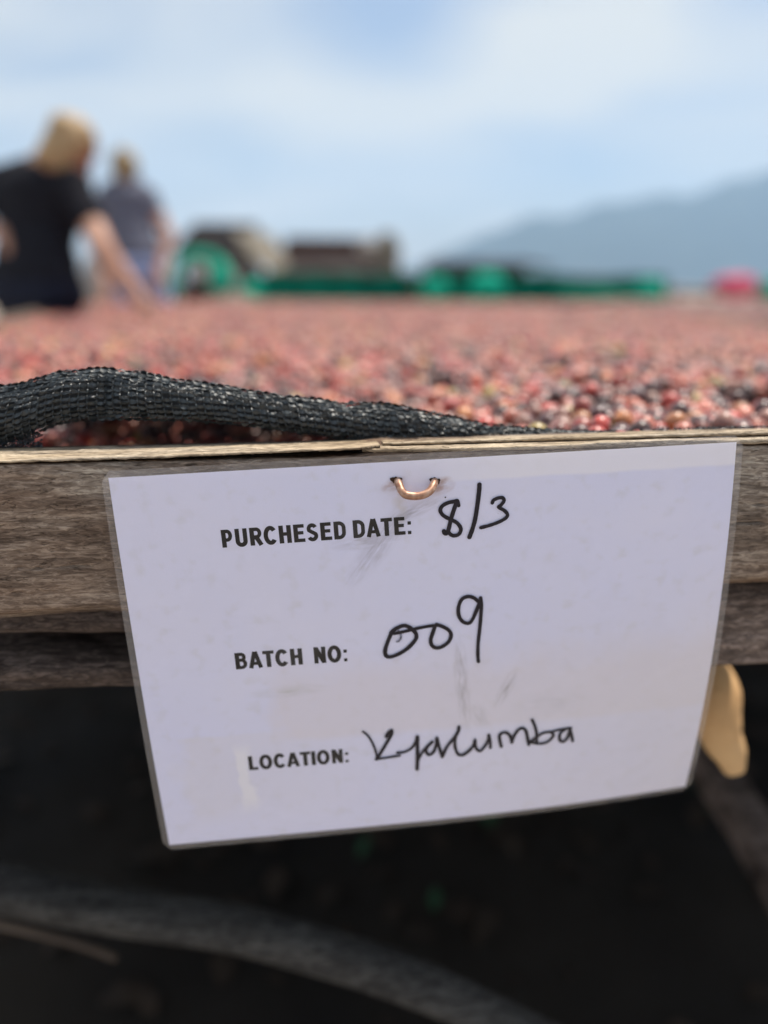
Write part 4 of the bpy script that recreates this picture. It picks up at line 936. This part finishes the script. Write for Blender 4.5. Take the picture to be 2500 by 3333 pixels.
# adjacent bed on the right, drier and darker cherries
nb = empty('drying_bed', (3.2, 4.2, 0), 'neighbouring raised bed of darker dried cherries at the right edge', 'drying bed', 'drying beds beyond the near bed')
def nbx(y): return 1.06+.19*y
V, F = [], []
for j in range(60):
    for i in range(30):
        y = 1.2+5.4*j/59; x = nbx(y)+.03+1.4*i/29; V.append((x, y, .815+.012*mnoise.noise(Vector((x*8, y*8, 0)))+.004*mnoise.noise(Vector((x*60, y*60, 3)))))
for j in range(59):
    for i in range(29): q = j*30+i; F.append((q, q+1, q+31, q+30))
obj('cherry_layer', V, F, M['dry_cherry'], nb)
beam('side_rail', (nbx(1.2)+.03, 1.2, .77), (nbx(6.6)+.03, 6.6, .77), .04, .08, M['far_wood'], nb, seed=31)
beam('side_rail', (nbx(1.2)+1.45, 1.2, .77), (nbx(6.6)+1.45, 6.6, .77), .04, .08, M['far_wood'], nb, seed=32)
beam('front_rail', (nbx(1.2), 1.2, .77), (nbx(1.2)+1.45, 1.2, .77), .05, .08, M['far_wood'], nb, seed=33)
for yy in (1.25, 3.9, 6.5):
    for k in (.03, 1.45): beam('leg', (nbx(yy)+k, yy, -.02), (nbx(yy)+k, yy, .74), .06, .06, M['far_wood'], nb, segs=4, seed=yy+k)

far_bed(560, 905, 9.0, 2.0, 1.0, 'netted drying bed with a deep teal skirt in front of the brown shed', seed=5, z0=.6)
far_bed(900, 1440, 8.2, 1.6, .985, 'long low drying bed with teal netting right of the brown shed', seed=9, z0=.55, rise=.02)
far_bed(1452, 1640, 10.5, 1.4, .86, 'bare dark drying bed left of the crimson cloth bundle', netted=False, seed=14)
def bundle(px, py, depth, rx, rz, m, label, cat, name, group=None, seed=0):
    c = P(px, py, depth); s = depth/1597.0
    o = lump(name, c, (rx*s, rx*s*.8, rz*s), m, None, seed); o.data.update(); tag(o, label, cat, group)
    # a tied neck of cloth on top
    return o
grp = 'bright green net bundles on the far beds'
bundle(540, 632, 7.6, 26, 22, M['green_bright'], 'small rolled bright green net at the left end of the netted bed', 'net bundle', 'net_bundle', grp, 1)
bundle(938, 626, 7.9, 34, 27, M['green_bright'], 'bright green net bundle, left of the two side by side mid picture', 'net bundle', 'net_bundle', grp, 2)
bundle(1052, 622, 7.8, 42, 34, M['green_bright'], 'bright green net bundle, right of the two side by side mid picture', 'net bundle', 'net_bundle', grp, 3)
bundle(1400, 634, 7.6, 36, 28, M['green_bright'], 'bright green net bundle at the right end of the long low bed', 'net bundle', 'net_bundle', grp, 4)
bundle(1270, 640, 8.0, 90, 15, M['green_net'], 'long flat teal net roll lying along the low bed', 'net roll', 'net_roll', None, 6)
bundle(1590, 620, 7.4, 50, 23, M['pink'], 'crimson and pink cloth bundle at the far right', 'cloth bundle', 'cloth_bundle', None, 7)
bundle(1662, 628, 6.5, 22, 26, M['green_bright'], 'pale green net bundle cut by the right picture edge', 'net bundle', 'net_bundle', grp, 8)
bundle(215, 610, 6.4, 34, 62, M['grey_sack'], 'grey woven sack standing between the two people', 'sack', 'sack', None, 9)
# arched roll of green net over a pale sack and a dark stump
nr = empty('net_arch', P(435, 600, 6.8), 'arched roll of bright green shade net beside the second person', 'net roll')
arcp = [P(372, 650, 6.8), P(378, 600, 6.8), P(392, 568, 6.8), P(415, 553, 6.8), P(440, 552, 6.8), P(465, 560, 6.8), P(485, 582, 6.8), P(492, 612, 6.8)]
v, f = tube_vf(spline([tuple(q) for q in arcp], 30), [.05]*30, 12, noise_a=.3, seed=2); obj('rolled_net', v, f, M['green_bright'], nr)
v, f = tube_vf(spline([tuple(P(470, 575, 6.75)), tuple(P(478, 600, 6.75)), tuple(P(470, 630, 6.75))], 12), [.085]*12, 12, noise_a=.3, seed=6); obj('net_fold', v, f, M['green_bright'], nr)
for px in (378, 488):
    q = P(px, 655, 6.8); beam('prop', (q.x, q.y+.08, -.02), (q.x, q.y+.08, q.z), .07, .07, M['far_wood'], nr, segs=4)
bundle(428, 590, 7.3, 22, 30, M['grey_sack'], 'pale sack framed by the green net arch', 'sack', 'sack', None, 12)
bundle(425, 640, 7.0, 30, 34, M['brown_roof'], 'dark brown sack below the pale one under the green arch', 'sack', 'sack', None, 13)
bundle(490, 660, 7.2, 75, 22, M['tan_tarp'], 'heap of folded tan tarpaulin right of the green arch', 'tarpaulin', 'tarpaulin_heap', None, 15)
def shed(xa, xb, ytop, ybot, depth, deep, roof_m, wall_m, label, seed=0, slope=.25, posts=4, planks=6):
    A = P(xa, ytop, depth); B = P(xb, ytop, depth); zt = A.z; ze = P(xa, ybot, depth).z; c = (A+B)/2; e = empty('open_shed', (c.x, c.y, 0), label, 'shed')
    x0, x1, y0 = A.x, B.x, c.y
    n = planks
    for i in range(n):                                # roof sheets, overlapping like real ones
        a, b_ = x0+(x1-x0)*i/n, x0+(x1-x0)*(i+1)/n+.04
        zo = .012*(i % 2)
        V = [(a, y0-.3, ze+zo), (b_, y0-.3, ze+zo), (b_, y0+deep, zt+zo), (a, y0+deep, zt+zo)]
        V += [(p[0], p[1], p[2]-.03) for p in V]
        obj('roof_sheet', V, [(0, 1, 2, 3), (7, 6, 5, 4), (0, 4, 5, 1), (1, 5, 6, 2), (2, 6, 7, 3), (3, 7, 4, 0)], roof_m, e, smooth=False)
    for i in range(posts):
        xx = x0+.1+(x1-x0-.2)*i/(posts-1)
        beam('post', (xx, y0, -.02), (xx, y0, ze-.03), .1, .1, M['far_wood'], e, segs=4, seed=i+seed)
        beam('post', (xx, y0+deep-.2, -.02), (xx, y0+deep-.2, zt-.12), .1, .1, M['far_wood'], e, segs=4, seed=i+seed+9)
    V, F = box_vf((x0+x1)/2, y0+deep-.05, zt/2-.1, (x1-x0)-.1, .06, zt-.25); obj('back_wall', V, F, wall_m, e, smooth=False)
    return e
shed(370, 525, 460, 545, 15, 2.5, M['dark_roof'], M['dark_roof'], 'low shelter with a black sheet roof behind the green net arch', 1)
shed(598, 840, 495, 588, 17, 3.0, M['brown_roof'], M['brown_roof'], 'open shed with a wide dark brown roof, left of centre', 2, posts=5, planks=9)
shed(935, 1190, 556, 574, 24, 3.0, M['dark_roof'], M['dark_roof'], 'distant low dark shed behind the long netted bed', 3, posts=5, planks=8)
# tan tarpaulin sloping from the brown shed's left end, and a tan stack at its right end
def sheetq(name, quad, m, label, cat, seed=0):
    q = [Vector(k) for k in quad]; nx = 16; V, F = [], []
    nrm = (q[1]-q[0]).cross(q[3]-q[0]).normalized()
    for s in (0, 1):
        for j in range(nx+1):
            for i in range(nx+1):
                u, v_ = i/nx, j/nx; p = (q[0]*(1-u)+q[1]*u)*(1-v_)+(q[3]*(1-u)+q[2]*u)*v_
                V.append(p+nrm*(.10*mnoise.noise(Vector((u*4, v_*4, seed)))+s*.02))
    o_ = (nx+1)**2
    for j in range(nx):
        for i in range(nx): a = j*(nx+1)+i; F.append((a, a+1, a+nx+2, a+nx+1)); F.append((o_+a, o_+a+nx+1, o_+a+nx+2, o_+a+1))
    o = obj(name, V, F, m); tag(o, label, cat); return o
sheetq('hanging_tarpaulin', [P(500, 494, 14.2), P(590, 505, 14.4), P(640, 602, 12.9), P(560, 570, 12.6)], M['tan_tarp'], 'tan tarpaulin sloping between the black and brown shed roofs', 'tarpaulin', 2)
sheetq('grey_tarpaulin', [P(450, 540, 13.5), P(560, 575, 13.5), P(600, 650, 12.5), P(440, 640, 12.5)], M['shed_wall'], 'dark grey tarpaulin sheet below the tan one', 'tarpaulin', 4)
bundle(838, 560, 14.5, 26, 55, M['tan_tarp'], 'tall tan covered stack at the right end of the brown shed', 'stack', 'covered_stack', None, 21)
bundle(715, 590, 13.5, 130, 18, M['shed_wall'], 'low olive grey heap under the brown shed roof', 'heap', 'covered_heap', None, 22)
bundle(800, 532, 15.2, 30, 14, M['grey_sack'], 'small pale lilac bundle on the right end of the brown shed', 'bundle', 'cloth_bundle', None, 23)

# ------------------------------------------------------------------ people (one remeshed surface each, clothes as children)
M['skin'] = basic('skin', (0.42, 0.22, 0.15), (0.50, 0.28, 0.20), 12, .5, .1, 200)
M['hair'] = basic('blond_hair', (0.30, 0.19, 0.09), (0.50, 0.36, 0.20), 60, .5, .5, 240, (1, 1, .2))
M['hair2'] = basic('light_brown_hair', (0.16, 0.11, 0.06), (0.42, 0.32, 0.18), 60, .5, .5, 240, (1, 1, .2))
M['black_shirt'] = basic('black_tshirt', (0.010, 0.010, 0.014), (0.018, 0.018, 0.024), 30, .9, .3, 60, spec=.08)
M['navy'] = basic('navy_trousers', (0.012, 0.014, 0.026), (0.02, 0.024, 0.04), 30, .9, .3, 60, spec=.08)
M['grey_shirt'] = basic('grey_blue_shirt', (0.10, 0.105, 0.145), (0.13, 0.135, 0.18), 30, .9, .3, 60)
M['jeans'] = basic('light_blue_jeans', (0.30, 0.41, 0.66), (0.38, 0.50, 0.76), 20, .9, .3, 60)
M['eye'] = basic('dark_eye', (0.02, 0.015, 0.01), None, 5, .2)
def remeshed(name, prims, vox, m, parent, smooth_it=6):
    bm = bmesh.new()
    def ball(c, r):
        mt = Matrix.Translation(c) @ Matrix.Diagonal((*(r if hasattr(r, '__len__') else (r, r, r)), 1)); bmesh.ops.create_icosphere(bm, subdivisions=3, radius=1, matrix=mt)
    for pr in prims:
        if pr[0] == 'e':      # ellipsoid: centre, radii, euler
            mt = Matrix.Translation(pr[1]) @ Euler(pr[3] if len(pr) > 3 else (0, 0, 0)).to_matrix().to_4x4() @ Matrix.Diagonal((*pr[2], 1)); bmesh.ops.create_icosphere(bm, subdivisions=3, radius=1, matrix=mt)
        else:                 # tapered capsule: a, b, ra, rb
            _, a_, b_, ra, rb = pr; a_, b_ = Vector(a_), Vector(b_); ball(a_, ra); ball(b_, rb); dd = b_-a_; L = dd.length
            if L < 1e-5: continue
            mt = Matrix.Translation((a_+b_)/2) @ dd.to_track_quat('Z', 'Y').to_matrix().to_4x4()
            bmesh.ops.create_cone(bm, cap_ends=True, segments=20, radius1=ra, radius2=rb, depth=L, matrix=mt)
    me = bpy.data.meshes.new(name); bm.to_mesh(me); bm.free(); o = bpy.data.objects.new('tmp_'+name, me); S.collection.objects.link(o)
    md = o.modifiers.new('r', 'REMESH'); md.mode = 'VOXEL'; md.voxel_size = vox; md.use_smooth_shade = True
    m2 = o.modifiers.new('s', 'SMOOTH'); m2.factor = .5; m2.iterations = smooth_it
    dg = bpy.context.evaluated_depsgraph_get(); ev = o.evaluated_get(dg); res = bpy.data.meshes.new_from_object(ev); res.name = name
    bpy.data.objects.remove(o); res.materials.clear(); res.materials.append(m)
    res.polygons.foreach_set('use_smooth', [True]*len(res.polygons)); return link(name, res, None, parent)
def fingers(wrist, dirv, spread, down, L=.085):
    """palm and five bent fingers"""
    d = Vector(dirv).normalized(); s = Vector(spread).normalized(); n = Vector(down).normalized(); w = Vector(wrist); out = []
    palm = w+d*.05; out.append(('e', w+d*.045, (.02, .038, .047), (d.to_track_quat('Z', 'Y').to_euler())))
    for k, (o, l) in enumerate(zip((-.031, -.011, .010, .029), (.8, .95, 1, .78))):
        b0 = w+d*.085+s*o; b1 = b0+d*L*.42*l+n*.01; b2 = b1+d*L*.32*l+n*.022; b3 = b2+d*L*.2*l+n*.026
        out += [('c', w+d*.04+s*o*.8, b0, .011, .0095), ('c', b0, b1, .0092, .0085), ('c', b1, b2, .0085, .0078), ('c', b2, b3, .0078, .0065)]
    t0 = w+d*.02-s*.03; t1 = t0+d*.035-s*.025+n*.01; t2 = t1+d*.03-s*.008+n*.012
    out += [('c', t0, t1, .013, .010), ('c', t1, t2, .0098, .008)]
    return out
def person(J, label, group, hair_m, shirt_m, leg_m, face, hair_len, sc_=1.0, sleeve=.55, bulk=1.0, hk=1.0):
    base = Vector(((J['ankle_l'].x+J['ankle_r'].x)/2, (J['ankle_l'].y+J['ankle_r'].y)/2, 0))
    e = empty('person', base, label, 'person', group); k = sc_
    F_ = Vector(face).normalized(); side = F_.cross(Vector((0, 0, 1))).normalized(); upf = side.cross(F_).normalized(); hc = J['head']
    q = Matrix((side, F_, upf)).transposed().to_euler()          # local x side, y face, z up
    def h(x, y, z): return hc+side*x*k*hk+F_*y*k*hk+upf*z*k*hk
    pr = [('e', h(0, -.005, .025), (.076*k*hk, .094*k*hk, .098*k*hk), q), ('e', h(0, .02, -.045), (.058*k*hk, .070*k*hk, .068*k*hk), q), ('c', h(0, .095, .0), h(0, .112, -.028), .009*k*hk, .013*k*hk),
          ('e', h(0, .082, -.072), (.022*k*hk, .012*k*hk, .008*k*hk), q), ('e', h(.078, -.005, -.01), (.010*k*hk, .018*k*hk, .030*k*hk), q), ('e', h(-.078, -.005, -.01), (.010*k*hk, .018*k*hk, .030*k*hk), q),
          ('c', h(0, -.02, -.07), J['neck'], .052*k, .060*k), ('c', J['neck'], J['chest'], .075*k, .11*k)]
    sl_, sr_ = J['shoulder_l'], J['shoulder_r']; across = (sr_-sl_).normalized()
    tor = []
    for a_, w_, d_ in ((J['chest'], .150, .105), (J['waist'], .125, .095), (J['hip'], .155, .11)):
        zr_ = math.atan2(across.y, across.x); tor.append(('e', a_, (w_*k*bulk, d_*k, .13*k), (0, 0, zr_)))
    tor.append(('e', J['chest']*.5+J['waist']*.5, (.132*k*bulk, .098*k, .13*k), (0, 0, math.atan2(across.y, across.x))))
    tor.append(('e', J['hip']*.5+J['waist']*.5, (.14*k*bulk, .10*k, .13*k), (0, 0, math.atan2(across.y, across.x))))
    tor += [('c', sl_, sr_, .052*k, .052*k), ('c', J['neck'], sl_, .05*k, .052*k), ('c', J['neck'], sr_, .05*k, .052*k), ('c', sl_, J['chest'], .055*k, .09*k), ('c', sr_, J['chest'], .055*k, .09*k)]
    pr += tor; legs = []
    for s_ in 'lr':
        pr += [('c', J['shoulder_'+s_], J['elbow_'+s_], .050*k, .041*k), ('c', J['elbow_'+s_], J['wrist_'+s_], .041*k, .027*k)]
        wd = J['wrist_'+s_]-J['elbow_'+s_]; spv = wd.cross(Vector((0, 0, 1))); spv = spv if spv.length > .01 else Vector((1, 0, 0))
        pr += fingers(J['wrist_'+s_], wd, spv, Vector((0, 0, -1)) if abs(wd.normalized().z) < .9 else F_)
        hp = J['hip']+across*(-.085 if s_ == 'l' else .085)*k+Vector((0, 0, -.05))
        legs += [('c', hp, J['knee_'+s_], .082*k, .055*k), ('c', J['knee_'+s_], J['ankle_'+s_], .053*k, .034*k)]
        a0 = J['ankle_'+s_]; ff = Vector((F_.x, F_.y, 0)).normalized(); pr += [('c', Vector((a0.x, a0.y, .045)), Vector((a0.x, a0.y, .045))+ff*.15, .042, .032)]
    body = remeshed('body', pr+legs, .009, M['skin'], e, 5)
    grow = lambda L, g: [(('c', a[1], a[2], a[3]+g, a[4]+g) if a[0] == 'c' else ('e', a[1], tuple(r0+g for r0 in a[2]), a[3])) for a in L]
    sh_ = grow(tor, .012)
    for s_ in 'lr':
        s0, e0 = J['shoulder_'+s_], J['elbow_'+s_]; sh_ += [('c', s0, s0.lerp(e0, sleeve), .060*k, .058*k)]
    remeshed('shirt', sh_, .012, shirt_m, e, 6)
    lg = [('e', J['hip']+Vector((0, 0, -.03)), (.170*k*bulk, .128*k, .13*k), (0, 0, math.atan2(across.y, across.x)))]
    for a in legs: lg.append(('c', a[1], a[2]+(Vector((0, 0, .03)) if abs(a[4]-.034*k) < 1e-6 else Vector((0, 0, 0))), a[3]+.016, a[4]+.024))
    remeshed('trousers', lg, .013, leg_m, e, 6)
    hr = [('e', h(0, -.022, .045), (.092*k*hk, .100*k*hk, .096*k*hk), q), ('e', h(.05, -.03, -.0), (.045*k*hk, .07*k*hk, .075*k*hk), q), ('e', h(-.05, -.03, -.0), (.045*k*hk, .07*k*hk, .075*k*hk), q), ('e', h(0, -.07, -.02), (.075*k*hk, .045*k*hk, .085*k*hk), q)]
    if hair_len > 0: hr += [('e', h(0, -.06, -.09), (.078*k*hk, .042*k*hk, .045*k*hk+hair_len), q), ('e', h(.062, -.01, -.06), (.026*k*hk, .045*k*hk, .06*k*hk), q), ('e', h(-.062, -.01, -.06), (.026*k*hk, .045*k*hk, .06*k*hk), q)]
    else: hr += [('e', h(0, -.075, .10), (.036*k*hk, .036*k*hk, .036*k*hk), q)]
    if hair_len > 0: hr.append(('e', h(0, -.075, .045), (.088*k*hk, .06*k*hk, .07*k*hk), q))
    rl = random.Random(int(hc.x*1000))
    for _ in range(46):
        a_ = rl.uniform(0, 6.28); c_ = rl.uniform(-.9, .5); p0 = h(.085*math.cos(a_), -.03+.075*math.sin(a_)*(1 if math.sin(a_) < 0 else .2), .05+c_*.05); p1 = p0+(p0-h(0, -.02, .06))*rl.uniform(.1, .35)+Vector((0, 0, -rl.uniform(.02, .06)))
        hr.append(('c', p0, p1, .012*k*hk, .007*k*hk))
    ho = remeshed('hair', hr, .008, hair_m, e, 2)
    for v in ho.data.vertices: v.co += v.normal*.004*mnoise.noise(Vector((v.co.x*60, v.co.y*60, v.co.z*14)))
    for sx_ in (-.031, .031):
        V = []; bm = bmesh.new(); bmesh.ops.create_icosphere(bm, subdivisions=2, radius=.011*k, matrix=Matrix.Translation(h(sx_, .083, .0))); fromverts('eye', bm, M['eye'], e)
    return e
D1 = 2.85
J = dict(head=P(154, 326, 2.74), neck=P(108, 362, 2.84), chest=P(84, 432, 2.88), waist=P(76, 520, 2.9), hip=P(74, 612, 2.86),
         shoulder_r=P(163, 405, 2.72), shoulder_l=P(2, 392, 3.02), elbow_r=P(222, 535, 2.62), wrist_r=P(298, 642, 2.62), elbow_l=P(-50, 480, 3.0), wrist_l=P(-8, 500, 2.86))
hp = J['hip']
for s_, dx_ in (('l', -.12), ('r', .08)):
    J['knee_'+s_] = Vector((hp.x+dx_, hp.y+.03, .50)); J['ankle_'+s_] = Vector((hp.x+dx_*1.2, hp.y-.02, .09))
person(J, 'person in black t-shirt and navy trousers bending to touch the cherries at the left edge', None, M['hair'], M['black_shirt'], M['navy'], (.75, .42, -.80), .001, 1.0, bulk=1.8, hk=.86)
J = dict(head=P(272, 366, 4.7), neck=P(273, 392, 4.72), chest=P(277, 440, 4.72), waist=P(283, 500, 4.72), hip=P(296, 560, 4.72),
         shoulder_l=P(232, 420, 4.72), shoulder_r=P(320, 425, 4.7), elbow_r=P(366, 512, 4.72), wrist_r=P(348, 575, 4.65), elbow_l=P(212, 505, 4.72), wrist_l=P(222, 590, 4.62))
hp = J['hip']
for s_, dx_ in (('l', -.10), ('r', .10)):
    J['knee_'+s_] = Vector((hp.x+dx_+.05, hp.y+.02, .50)); J['ankle_'+s_] = Vector((hp.x+dx_+.08, hp.y, .09))
person(J, 'person seen from behind in grey blue shirt and light jeans, standing farther off', None, M['hair2'], M['grey_shirt'], M['jeans'], (.12, .95, -.2), 0, 1.0, sleeve=.35, hk=.86, bulk=1.22)
